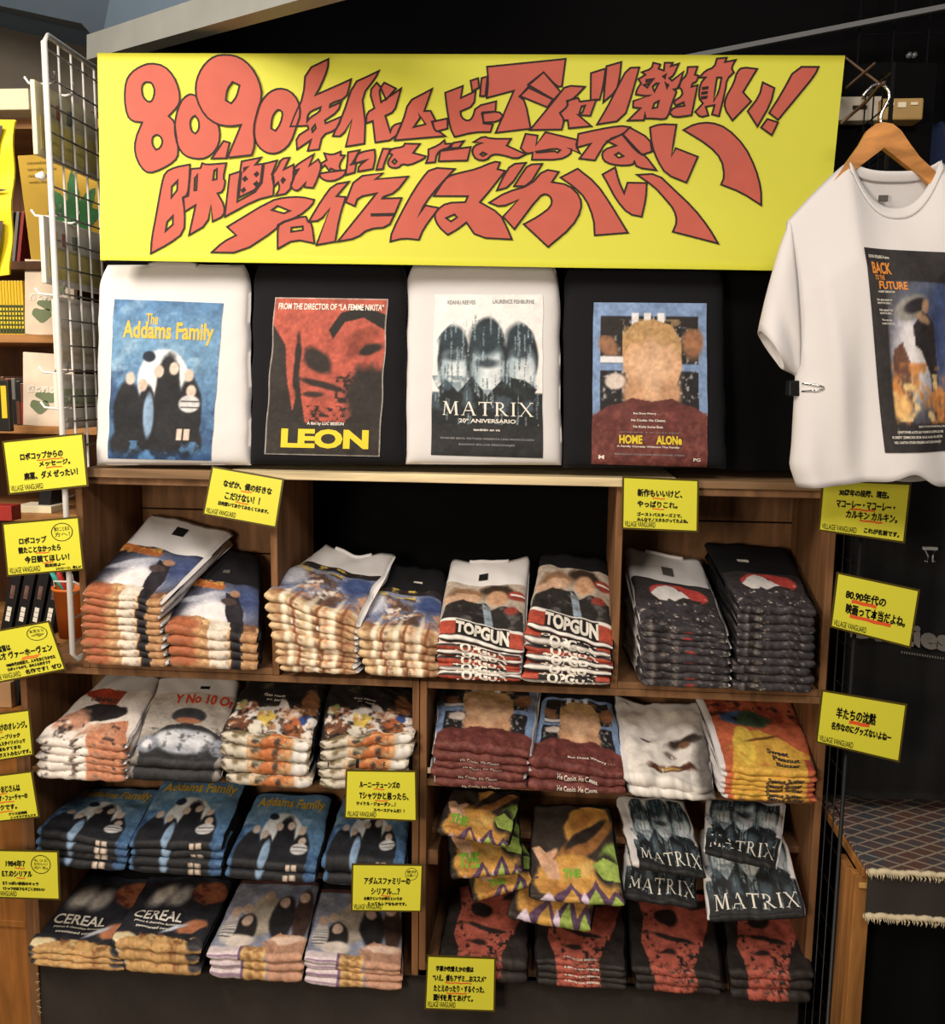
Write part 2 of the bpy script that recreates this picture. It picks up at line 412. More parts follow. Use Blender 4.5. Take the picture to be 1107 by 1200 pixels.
a.rect(0, .72, 1, .76, 'efeae4').rect(0, .76, 1, .94, 'c04a36').rect(.2, .74, .84, .96, '2a2626').rect(0, .94, 1, 1, '2b2727').rect(0, .95, 1, .965, 'e8e2dc').rect(0, .985, 1, 1, 'c04a36')
A['jackets'] = a.done()
# charcoal sheet with a red arc and a white torn shape
a = Art('363133'); a.ell(.55, .22, .36, .17, 'c23e38', .06).ell(.53, .27, .3, .14, '363133', .06).poly([(.2, .26), (.3, .14), (.42, .08), (.52, .1), (.56, .16), (.9, .24), (.6, .27), (.48, .34), (.3, .34)], 'e2dedc').poly([(.56, .12), (.88, .2), (.84, .3), (.7, .28)], 'c23e38')
a.poly([(0, .4), (.14, .36), (.3, .42), (.42, .3), (.55, .38), (.72, .33), (1, .44), (1, 1), (0, 1)], '3e3a40').blot(16, .66, 'b0a498', 71, 0, .5, 1, 1, 7, .8).blot(10, .55, '2a2729', 72, 0, .4, 1, 1, 7, .9).blot(20, .7, 'ddd0c0', 73, 0, .35, 1, 1, 9, .9)
a.ell(.56, .82, .06, .02, 'b04038', .4).ell(.56, .94, .06, .02, 'b04038', .4).blot(8, .62, 'a3968a', 74, .05, .55, .5, 1, 7, .6)
A['charcoal'] = a.done()
# white and flesh sheet with a black oval
a = Art('e6dcd4'); a.poly([(.0, .06), (.6, .02), (.6, .26), (.5, .3), (.1, .14)], 'a8462c').ell(.5, .36, .3, .12, '2a2628', .12, -6, .3).ell(.22, .5, .2, .13, 'c88e70', .4, 0, .5).poly([(.5, .55), (.9, .45), (1, .7), (1, 1), (.62, 1)], 'c9805c').blot(7, .55, 'efe6de', 81, 0, .5, .6, 1, 7, .9).blot(12, .6, '3a3434', 82, 0, .5, 1, 1, 9, .9).blot(6, .55, 'd69c7c', 83, .4, .5, 1, 1, 7, .8)
A['derby'] = a.done()
# steel-grey rounded plates
a = Art('c9bfb4'); a.grad(.1, .7, '9d968e').ell(.52, .36, .2, .1, '3c3d42', .15).ell(.52, .42, .15, .035, 'b07050', .3).poly([(.3, .5), (.5, .45), (.7, .48), (.92, .6), (1, .72), (.9, 1), (.1, 1), (.05, .75), (.2, .6)], '2f3034').ell(.52, .68, .34, .15, 'a9aebc', .25).ell(.38, .66, .16, .09, 'd5d9e2', .5).ell(.68, .66, .16, .09, 'ccd0da', .5).ell(.14, .74, .12, .1, '8c92a2', .3).ell(.13, .74, .06, .05, 'dfe3ea', .5).ell(.93, .74, .1, .1, '8c92a2', .3).blot(12, .6, '40434a', 91, .1, .5, 1, 1, 9, .7).grad(.88, 1, '2a292b')
A['steel'] = a.done()
# crowded multi-colour sheet
a = Art('2a2627'); a.blot(9, .56, '5c5640', 101, .2, .02, .7, .14, 9, .8)
for x, y, rx, ry, c, r in ((.1, .36, .07, .07, '9ab06a', 0), (.2, .38, .09, .05, 'b05a3c', 20), (.16, .56, .14, .09, '7a4a34', 0), (.38, .42, .16, .1, 'e6ded6', -20), (.43, .5, .11, .09, 'd8b84c', 0), (.62, .4, .05, .14, 'e4dcd8', -30), (.7, .42, .13, .08, 'd8a888', 0), (.6, .6, .15, .09, 'dfd8d4', -20), (.9, .3, .1, .18, '9a623c', 0), (.88, .5, .13, .06, '2f4c9a', 0), (.75, .6, .14, .1, 'b8623c', 30), (.4, .64, .16, .07, 'e4dccb', 10), (.86, .66, .08, .1, '9a5c38', 0), (.97, .6, .07, .14, 'e8e4e0', 0)):
    a.ell(x, y, rx, ry, c, .2, r, 1.3)
a.blot(14, .56, '4a332a', 105, 0, .3, 1, .68, 9, .8).blot(17, .6, 'ece4da', 106, 0, .34, 1, .68, 9, .9).blot(15, .64, 'b8743c', 107, 0, .3, 1, .68, 9, .8)
a.rect(0, .68, 1, 1, 'cfc6b4').blot(6, .5, '6d5c3c', 102, 0, .68, 1, 1, 8, .9).poly([(.3, 1), (.55, .68), (.8, .7), (.55, 1)], 'b86434').blot(9, .56, 'd9985c', 103, .3, .68, .8, 1, 9, .9).blot(8, .6, '38322e', 104, 0, .68, 1, 1, 9, .9).ell(.9, .85, .08, .12, 'e4e0dc', .3, 0, .5)
A['crowd'] = a.done()
# plain white sheet with a few fine brown marks
a = Art('e9e4de'); a.ell(.72, .5, .22, .05, '3c322c', .6, -24, .8).ell(.7, .55, .07, .04, '7a5238', .4).ell(.25, .55, .06, .018, '2f2825', .4, 20).ell(.52, .68, .08, .03, '8c8078', .6).ell(.52, .85, .3, .05, '5a3424', .3, -8, .8).ell(.5, .85, .14, .03, 'c89a4c', .3, -8, .5).ell(.95, .8, .14, .5, '6d6864', .8)
A['marks'] = a.done()
# orange and yellow pack sheet
a = Art('c9603c'); a.blot(7, .5, '9c3c2c', 111, 0, 0, 1, .32, 7, .9).ell(.25, .3, .17, .08, '3c5a8c', .3, 0, .4).ell(.45, .3, .2, .09, '38503c', .3, -10, .4).blot(12, .58, '2b2320', 112, 0, .05, 1, .36, 9, .8).poly([(.2, .52), (.5, .4), (.98, .68), (.98, 1), (.06, 1), (.1, .8)], 'e6b03c').ell(.26, .66, .12, .18, 'ecc544', .15).ell(.3, .5, .1, .1, 'ecc544', .15).ell(.5, .52, .2, .02, '7a4a24', .4, -14).rect(.9, .72, 1, 1, 'c2513a').blot(9, .62, 'd8803c', 113, 0, .6, 1, 1, 8, .8)
A['pack'] = a.done()
# navy cereal sheet
a = Art('343a50'); a.grad(0, .1, '2a2b34').ell(.3, .28, .1, .16, 'c9c4bc', .8, 35).ell(.5, .3, .09, .14, 'b9b4b0', .8, 35).ell(.83, .2, .2, .14, 'a05a3c', .2, 0, .5).blot(9, .58, '5c2c22', 121, .62, .06, 1, .34, 9, .8).ell(.8, .64, .17, .08, 'b9704c', .2, -20, .5).ell(.62, .68, .14, .02, 'c9d4ec', .6, -30)
a.ell(.12, .84, .14, .06, 'ecd9ac', .3).poly([(.1, .86), (.5, .78), (.8, .82), (1, .92), (1, 1), (0, 1)], 'c99a5c').blot(12, .52, '8f5a34', 122, .1, .78, 1, 1, 8, .9).blot(14, .62, 'e4c284', 123, .1, .78, 1, 1, 9, .9).ell(.92, .86, .09, .07, '3c3a40', .3, 0, .4)
A['navy'] = a.done()
# pale group sheet with large flesh shape
a = Art('8c93ac'); a.blot(4, .5, '6d7898', 131, 0, 0, 1, .5, 5, .8).blot(6, .62, 'bfc6d6', 132, 0, 0, 1, .5, 6, .7).rect(0, 0, 1, .05, '5a3a38')
a.ell(.46, .42, .16, .24, 'b3a898', .2, 0, .3).ell(.68, .45, .14, .26, '2b2a2e', .2, 0, .2).ell(.9, .4, .1, .3, '4a3630', .2).ell(.3, .6, .13, .18, '2a2729', .2).ell(.12, .58, .09, .16, 'cfcac8', .2)
for k in range(6):
    a.rect(.04, .5+k*.035, .2, .51+k*.035, '333338')
for x, y in ((.46, .2), (.66, .27), (.3, .5), (.14, .4), (.88, .2), (.25, .36)):
    a.ell(x, y, .06, .06, 'cfaf9a', .3)
a.ell(.3, .72, .16, .07, 'e4d6cc', .3).poly([(.55, .74), (.7, .62), (1, .64), (1, 1), (.7, 1)], 'c99478').ell(.8, .68, .2, .04, 'e8c6b0', .5, -6).rect(0, .78, .34, 1, 'd9c9d0').rect(0, .86, .34, .88, '9a7a9c').rect(.33, .78, .36, 1, '7c5a7c').poly([(.36, .8), (.6, .78), (.62, 1), (.36, 1)], 'd8ae6c').blot(9, .55, 'a06a3c', 133, .36, .78, .62, 1, 9, .8).blot(6, .6, 'b07a60', 134, .62, .7, 1, 1, 6, .7)
A['group'] = a.done()
# yellow, green and violet zigzag sheet
a = Art('3a302b'); a.ell(.68, .2, .3, .2, 'd08f3a', .12, -30, .2).ell(.6, .4, .46, .1, '9c6430', .2, -30).ell(.66, .29, .3, .055, '2f2622', .25, -30).ell(.62, .17, .16, .05, 'a86a2c', .8, -30).ell(.95, .5, .16, .13, '8cae48', .3, -30, .3)
a.ell(.5, .74, .46, .26, 'd69a42', .12, 0, .2).ell(.86, .6, .14, .14, '2d2626', .4).ell(.6, .62, .16, .06, 'e3b45c', .8, -20).ell(.34, .84, .2, .08, 'b87a34', .8, 20).poly([(.0, .44), (.1, .42), (.3, .56), (.34, .72), (.2, .72)], 'dba883').ell(.2, .5, .12, .04, 'd09c78', .3, -25).poly([(.7, .56), (.84, .5), (1, .56), (1, .7), (.8, .68)], '9cb84c')
a.poly([(.22, .94), (.44, .74), (.56, .9), (.72, .7), (.84, .9), (.92, .76), (1, .88), (1, 1), (.1, 1)], '5f4260').poly([(.34, .97), (.45, .8), (.54, .97)], 'd6a048').poly([(.6, .98), (.71, .78), (.8, .98)], 'a3bc50').poly([(.86, .98), (.92, .84), (1, .94), (1, 1)], 'a8c850').poly([(.54, .93), (.58, .84), (.63, .93), (.6, 1)], 'd9c2dc').poly([(.1, .95), (.2, .86), (.28, .97)], 'd9c8dc').blot(7, .55, '7d9c3c', 141, 0, .93, 1, 1, 8, .8)
A['zigzag'] = a.done()

# ------------------------------------------------------------------ folded shirts


def wob(a, b, seed):
    """cloth waviness in metres, on the unit square"""
    r = np.random.RandomState(seed); out = 0
    for k in range(7):
        f1, f2 = r.uniform(-2.2, 2.2), r.uniform(-2.2, 2.2); ph = r.uniform(0, 6.3)
        out = out+np.sin(2*np.pi*(a*f1+b*f2)*(1+.35*k)+ph)/(1+.7*k)
    return out*.4


def rowsurf(rows):
    """surface through rows [(t, L, R)...] from back (t=0) to front (t=1), L and R in world space"""
    T = np.array([r[0] for r in rows], float); L = np.array([r[1] for r in rows], float); R = np.array([r[2] for r in rows], float)

    def S(a, b):
        a = np.asarray(a, float); b = np.asarray(b, float)
        l = np.stack([np.interp(b, T, L[:, k]) for k in range(3)], -1); r = np.stack([np.interp(b, T, R[:, k]) for k in range(3)], -1)
        if len(T) > 2:   # soften the bend between rows
            e = .12
            for s_ in (-e, e):
                bb = np.clip(b+s_, 0, 1)
                l = l+np.stack([np.interp(bb, T, L[:, k]) for k in range(3)], -1); r = r+np.stack([np.interp(bb, T, R[:, k]) for k in range(3)], -1)
            l /= 3; r /= 3
        return l*(1-a[..., None])+r*a[..., None]
    return S


ORD = ['topmost', 'second from top', 'third from top', 'fourth from top', 'fifth from top', 'sixth from top', 'seventh from top', 'eighth from top', 'ninth from top', 'tenth from top']


def shirt(Tf, Bf, cloth, art, opt, seed, top, label, group):
    """one folded shirt between surfaces Tf (upper) and Bf (lower)"""
    rs = np.random.RandomState(seed)
    dx, dy = rs.uniform(-.005, .005), rs.uniform(-.006, .004)
    kx = rs.uniform(-.004, .004)
    dip = opt.get('dip', 0) if top else 0
    up = np.array([0, 0, 1.0])

    def S(a, p, eps=0.0):
        """a across 0..1, p: 0 back .. 1 front on top, 1..2 front fold, 2..3 back underneath"""
        a = np.asarray(a, float); p = np.asarray(p, float)
        b = np.where(p <= 1, p, np.where(p >= 2, 3-p, 1.0))
        b = np.clip(b, 0, 1)
        bb = b + dip*(1-np.abs(2*a-1)**2.5)*np.clip(1-b*1.6, 0, 1)
        t = Tf(a, bb); q = Bf(a, bb); M = (t+q)/2; H = (t-q)/2
        hl = np.linalg.norm(H, axis=-1)
        phi = np.where(p <= 1, 0, np.where(p >= 2, np.pi, (p-1)*np.pi))
        g = np.clip(1-np.abs(2*a-1)**10, 0, 1)**.5
        if opt.get('flat'):
            hl_ = hl
        c = np.cos(phi)*g; s_ = np.sin(phi)
        fr = np.array([0, -1.0, 0])
        out = M+(H*.96+up*eps)*c[..., None]
        out = out+fr*((hl*.85+eps)*s_*(.35+.65*g))[..., None]
        amp = opt.get('amp', .0035)
        # ragged front edge and sides
        ed = amp*1.2*wob(a*2.0, b*0+.3, seed+5)*np.clip(b*2-1, 0, 1)
        out[..., 1] += ed+dy*np.clip(b, 0, 1)
        out[..., 0] += dx+kx*(b-.5)+amp*wob(b*1.3, a*0, seed+9)*np.abs(2*a-1)
        return out
    nu = 30 if top else 22
    th = np.linspace(0, 1, nu); aa = (1-np.cos(np.pi*th))/2*.35+th*.65
    nt, nf = (26, 7) if top else (10, 7)
    ps = np.concatenate([np.linspace(0, 1, nt), np.linspace(1, 2, nf)[1:], np.linspace(2, 3, 8)[1:]])
    AA, PP = np.meshgrid(aa, ps, indexing='ij')
    V = S(AA, PP)
    nv = len(ps); faces = grid_faces(nu, nv, True)
    faces.append(tuple(range(nv-1, -1, -1))); faces.append(tuple((nu-1)*nv+k for k in range(nv)))
    base = S(.5, 2.5)
    name = opt.get('name', 'folded_shirt')
    root = obj(name, V.reshape(-1, 3)-base, faces, cloth, None, True); root.location = tuple(map(float, base))
    tag(root, label, 'shirt', group)
    if art is None:
        return root
    a0, a1 = opt.get('pa', (.06, .94)); p0 = opt.get('p0', .35); v0 = opt.get('v0', 0.0); v1 = opt.get('v1', .8); v2 = opt.get('v2', min(.99, opt.get('v1', .8)+.12))
    pe = opt.get('pe', 2.0)
    jit = 0 if top else rs.uniform(-.03, .03)

    def vmap(p):
        p = np.asarray(p, float)
        return np.where(p <= 1, v0+(v1-v0)*(p-p0)/(1-p0), v1+(v2-v1)*(p-1))+jit
    pst = p0 if top else max(p0, .7)
    mu, mv = (100, 84) if top else (60, 14)
    us = np.linspace(0, 1, mu)
    if pe <= 1:
        pp = np.linspace(pst, pe, mv)
    else:
        n1 = int(mv*.8) if top else 5
        pp = np.concatenate([np.linspace(pst, 1, n1), np.linspace(1, pe, mv-n1+1)[1:]])
    UU, QQ = np.meshgrid(us, pp, indexing='ij')
    skew = opt.get('skew', 0)
    Q2 = QQ
    if top and opt.get('wavy', .012):   # the upper edge of the print follows the folds
        Q2 = QQ+opt.get('wavy', .012)*np.sin(UU*9+seed)*np.clip(1-QQ, 0, 1)
    PV = S(a0+(a1-a0)*UU, Q2, .0012)
    pr = obj('print', PV.reshape(-1, 3), grid_faces(mu, mv), print_mat(), root, True)
    colr = art.at(UU.ravel(), np.clip(vmap(QQ).ravel(), 0, .999))
    at = pr.data.color_attributes.new('ink', 'FLOAT_COLOR', 'POINT')
    at.data.foreach_set('color', np.concatenate([colr, np.ones((len(colr), 1))], 1).astype(np.float32).ravel())
    # writing
    tx = opt.get('text') if top else opt.get('ltext', None)
    if tx:
        def F(u, v):
            v = np.asarray(v, float)
            p = np.where(v <= v1, p0+(v-v0)*(1-p0)/(v1-v0), 1+(v-v1)/max(v2-v1, 1e-3))
            return S(a0+(a1-a0)*np.asarray(u, float), np.clip(p, 0, 2), .0024)
        for (s, u0, w0, u1, w1, mm, *rest) in tx:
            arc = rest[0] if rest else 0; bold = rest[1] if len(rest) > 1 else .02
            mb = MB(); put_text(mb, F, s, u0, w0, u1, w1, 0, bold, 0, arc)
            if mb.v:
                mb.build('lettering', mm, root)
    if top and opt.get('collar'):
        mb = MB(); ca = np.linspace(.26, .74, 15)
        mb.tube([S(x, .012, .002) for x in ca], .0055, 6); mb.build('collar', cloth, root, True)
    if top and opt.get('neck'):
        ax, px_, w, h, cm = opt['neck']
        F2 = [S(x, y, .003) for x, y in ((ax-w, px_), (ax+w, px_), (ax+w, px_+h), (ax-w, px_+h))]
        obj('neck_label', F2, [(0, 1, 2, 3)], cm, root)
    return root


def stack(name, n, cloth, art, desc, place, FL, FR, BR, BL, zb, opt=None, bot=None, mid=None, yf=-.03, yb=.30):
    """n shirts; FL.. are the corners of the topmost shirt, zb the height of what the pile lies on"""
    opt = dict(opt or {}); yf = opt.get('yf', yf); yb = opt.get('yb', yb)
    rt = [(0, P(*BL, yb), P(*BR, yb))]
    if mid:
        rt.append((mid[0], P(*mid[1], mid[3]), P(*mid[2], mid[3])))
    rt.append((1, P(*FL, yf), P(*FR, yf)))
    Tt = rowsurf(rt)
    if zb is None:
        t = opt.get('t', .016)*n
        Bt = rowsurf([(k, l+np.array([0, .004, -t]), r+np.array([0, .004, -t])) for k, l, r in rt])
    else:
        l0, r0 = [P(*q, yf) for q in bot]
        lb, rb = rt[0][1].copy(), rt[0][2].copy()
        l0[2] = r0[2] = lb[2] = rb[2] = zb+.002
        Bt = rowsurf([(0, lb, rb), (1, l0, r0)])
    sd = opt.get('seed', hash_(name))
    amp = opt.get('wamp', .004)
    rs = np.random.RandomState(sd)
    lev = np.cumsum(np.concatenate([[0], rs.uniform(.75, 1.25, n)])); lev /= lev[-1]

    def level(k):
        w = lev[k]

        def L(a, b):
            o = Bt(a, b)*(1-w)+Tt(a, b)*w
            o[..., 2] += w**.5*amp*(wob(np.asarray(a), np.asarray(b), sd)+.5*wob(np.asarray(a), np.asarray(b), sd+k))
            return o
        return L
    grp = 'folded shirts '+place
    for k in range(n):
        i = n-1-k
        od = ORD[i] if n > 1 else 'single'
        if n > 1 and i == n-1:
            od = 'bottom one'
        shirt(level(k+1), level(k), cloth, art, opt, sd*31+k, i == 0, (f'{desc}, {od}, {place}' if n > 1 else f'{desc}, {place}'), grp)


def hash_(s):
    h = 7
    for ch in s:
        h = (h*31+ord(ch)) % 9973
    return h


# ================================================================== THE SETTING
FLOOR = -.25
DARKW = mat('black_wall', '0c0c0e', .95, spec=.1)
GREYW = mat('upper_wall', '6d675f', .8, var=.15, vscale=4)
CEILM = mat('ceiling_paint', '66788c', .6, var=.06, vscale=3)
mb = MB(); mb.box((-3.6, -4.5, FLOOR-.05), (3.2, 1.6, FLOOR)); tag(mb.build('floor', mat('floor_grey', '5a5148', .7, var=.1)), kind='structure')
mb = MB(); mb.box((-1.28, .44, FLOOR), (3.0, .50, 3.1)); tag(mb.build('wall_back', DARKW), kind='structure')
mb = MB(); mb.box((-3.6, 1.2, FLOOR), (-1.28, 1.26, 3.1)); tag(mb.build('wall_back_left', GREYW), kind='structure')
c0, c1, c2, c3 = P(-500, -120, 1.2), P(150, 74, 1.2), P(170, 50, .40), P(420, -60, -.9)
mb = MB()
cpl = [P(-700, -130, 1.2), P(132, 62, 1.2), P(118, 53, .55), P(410, -32, -.38), P(300, -900, -.9), P(-900, -1100, -.9)]
mb.add(cpl+[q+np.array([0, 0, .05]) for q in cpl], [(0, 1, 2, 3, 4, 5), (11, 10, 9, 8, 7, 6)]+[(i, (i+1) % 6, 6+(i+1) % 6, 6+i) for i in range(6)])
tag(mb.build('ceiling', CEILM), kind='structure')
# pale beam under the slope
mb = MB(); a_, b_ = P(112, 58, .42), P(455, -44, -.5)
mb.beam(a_, b_, .05, .065, 0); tag(mb.build('trim_1', mat('beam_paint', '8b8d8a', .5, var=.08)), kind='structure')
mb = MB(); mb.beam(P(730, 82, .40), P(1180, -6, .2), .012, .012); tag(mb.build('trim_2', mat('grey_rail', '6b6d70', .5)), kind='structure')
mb = MB(); mb.box((-1.28, -.0, 2.95), (3.0, .44, 3.0)); tag(mb.build('ceiling_dark', DARKW), kind='structure')

# ================================================================== SHELVING
DEP = .36
T_ = .018


def panel(root, name, a, b, m, bev=.002):
    q = MB(); q.box(a, b); return q.build(name, m, root, bevel=bev)


def crate(label, x0, x1, z0, z1, shelves=(), back=True, y0=0.0, yb=None):
    r = empty('wooden_crate', ((x0+x1)/2, y0, z0), label, 'crate', 'wooden crates of the display'); d = yb or DEP
    panel(r, 'side_panel', (x0, y0, z0), (x0+T_, d, z1), CRATEV); panel(r, 'side_panel', (x1-T_, y0, z0), (x1, d, z1), CRATEV)
    panel(r, 'top_panel', (x0+T_, y0+.002, z1-T_), (x1-T_, d, z1), CRATE)
    panel(r, 'bottom_panel', (x0+T_, y0+.002, z0), (x1-T_, d, z0+T_), CRATE)
    if back:
        h = (z1-z0)/4
        for k in range(4):
            panel(r, 'back_slat', (x0+T_, d-.012, z0+k*h+.002), (x1-T_, d, z0+(k+1)*h-.002), CRATE)
    for (zs, ys) in shelves:
        panel(r, 'shelf', (x0+T_, ys, zs-T_), (x1-T_, d-.013, zs), CRATE)
    return r


ZT1, ZT1R = .912, .912
ZTOP = 1.40
XL0, XL1, XR0, XR1 = -1.230, -.70, .150, .676
cul = crate('brown wooden crate at upper left under the white shirt with blue print', XL0, XL1, ZT1-T_, ZTOP)
cur = crate('brown wooden crate at upper right holding the charcoal printed shirts', XR0, XR1, ZT1-T_, ZTOP+.004)
ZA, ZB_, ZC_ = .610, .345, .068
ZD, ZE, ZF = .630, .445, .112
XA, XM, XB = -1.408, -.333, .685
cll = crate('wide brown wooden shelf crate at lower left with blue and tan shirts', XA, XM-.001, ZC_-T_, ZT1-T_-.001, [(ZA, .004), (ZB_, .02)])
clr = crate('wide brown wooden shelf crate at lower right with red and grey shirts', XM+.001, XB, ZF-T_, ZT1-T_-.001, [(ZD, .004), (ZE, .11)])
for rr, xx in ((cll, XM-.03), (clr, XM+.002)):
    pass
q = MB(); q.box((XM+T_+.001, .02, ZE-.06), (XM+T_+.03, .30, ZE-.0185)); q.build('cleat', CRATE, clr, bevel=.002)
for px_, py_, w_, rt_ in ((504, 903, .014, clr), (945, 931, .02, clr)):
    c = P(px_, py_, -.003); q = MB(); q.box((c[0]-w_/2, -.004, c[2]-.007), (c[0]+w_/2, .001, c[2]+.007)); tag(q.build('price_tag', mat('tag_paper', 'cdbf98', .6), rt_))
# boards on the crates
lz = ZTOP
q = MB(); q.box((XL0+.024, -.012, lz+.001), (P(268, 550)[0], .33, lz+.024)); tag(q.build('shelf_board', SHIM, bevel=.002), 'brown board on the upper left crate under the first display shirt', 'board')
q = MB(); q.box((P(270, 550)[0], -.018, ZTOP+.006), (P(794, 552)[0], .33, ZTOP+.027)); tag(q.build('shelf_plank', PINE, bevel=.002), 'long pale pine plank spanning the two upper crates', 'plank')
q = MB(); q.box((P(796, 560)[0], -.006, ZTOP+.005), (XR1-.002, .33, ZTOP+.024)); tag(q.build('shelf_board', SHIM, bevel=.002), 'short brown board on the upper right crate beside the pale plank', 'board')
# black cloth in front of the base
mb = MB(); nx, nz = 90, 14; xs = np.linspace(XA+.022, XB-.03, nx); V = []
for i, x in enumerate(xs):
    zt = ZC_-T_+.012+(ZF-ZC_)*(x-XA)/(XB-XA)
    for j in range(nz):
        w = j/(nz-1); V.append((x, -.012-.012*w*math.sin(x*9+1.3*math.sin(x*4))-.004*math.sin(x*31)*w, zt*(1-w)+(FLOOR+.004)*w))
for k in range(len(V)):
    V.append((V[k][0], V[k][1]+.003, V[k][2]))
n_ = nx*nz
F_ = grid_faces(nx, nz)+[tuple(reversed([q+n_ for q in f])) for f in grid_faces(nx, nz)]
F_ += [(i*nz, n_+i*nz, n_+(i+1)*nz, (i+1)*nz) for i in range(nx-1)]+[(j, j+1, n_+j+1, n_+j) for j in range(nz-1)]
o = obj('cloth_skirt', V, F_, mat('charcoal_cloth', '3a3532', .95, .5, 300, spec=.1, var=.15, vscale=6), None, True)
tag(o, 'charcoal cloth hung across the base of the lower crates', 'cloth')
for side, x in (('l', XA+.02), ('r', XB-.03)):
    q = MB()
    for k in range(7):
        z = .02-.02*k+random.uniform(-.006, .006); d = random.uniform(.006, .014)
        q.tube([(x, -.017, z), (x-(d if side == 'l' else -d*.3), -.018, z+random.uniform(-.006, .006)), (x-(d*.5 if side == 'l' else -d), -.016, z-.008)], .0012, 5)
    q.build('frayed_thread', mat('pale_thread', 'b09a78', .9), o)

# ================================================================== BANNER
BQ = [P(114, 62, -.02), P(990, 65, -.03), P(966, 318, -.05), P(118, 305, -.05)]


def BF(u, v, off=0.0):
    u = np.asarray(u, float); v = np.asarray(v, float); p = bil(BQ)(u, v)
    p[..., 1] += .004*np.sin(u*7+v*2)*np.sin(v*3.1)-.003*np.cos(u*15)*v-off
    return p


def bpx(x, y):
    """photo pixel to (u,v) on the banner sheet"""
    v = (y-62)/(312-62); u = .5
    for _ in range(6):
        xl = 114+4*v; xr = 990-24*v; u = (x-xl)/(xr-xl)
        yt = 62+3*u; yb = 305+13*u; v = (y-yt)/(yb-yt)
    return u, v


nu_, nv_ = 80, 24
UU, VV = np.meshgrid(np.linspace(0, 1, nu_), np.linspace(0, 1, nv_), indexing='ij')
fr, bk = BF(UU, VV), BF(UU, VV, -.002)
n_ = nu_*nv_
bf = [tuple(reversed(q)) for q in grid_faces(nu_, nv_)]+[tuple(n_+k for k in q) for q in grid_faces(nu_, nv_)]
for i in range(nu_-1):
    bf += [(i*nv_, (i+1)*nv_, n_+(i+1)*nv_, n_+i*nv_), (i*nv_+nv_-1, n_+i*nv_+nv_-1, n_+(i+1)*nv_+nv_-1, (i+1)*nv_+nv_-1)]
ban = obj('banner', list(fr.reshape(-1, 3))+list(bk.reshape(-1, 3)), bf, SIGNY, None, True)
tag(ban, 'large yellow paper banner with red hand-drawn lettering above the shirts', 'banner')
OR = dict(A=(140, 55), B=(340, 55), C=(540, 55), D=(740, 55), E=(170, 160), F=(370, 160), G=(540, 160), H=(700, 140))
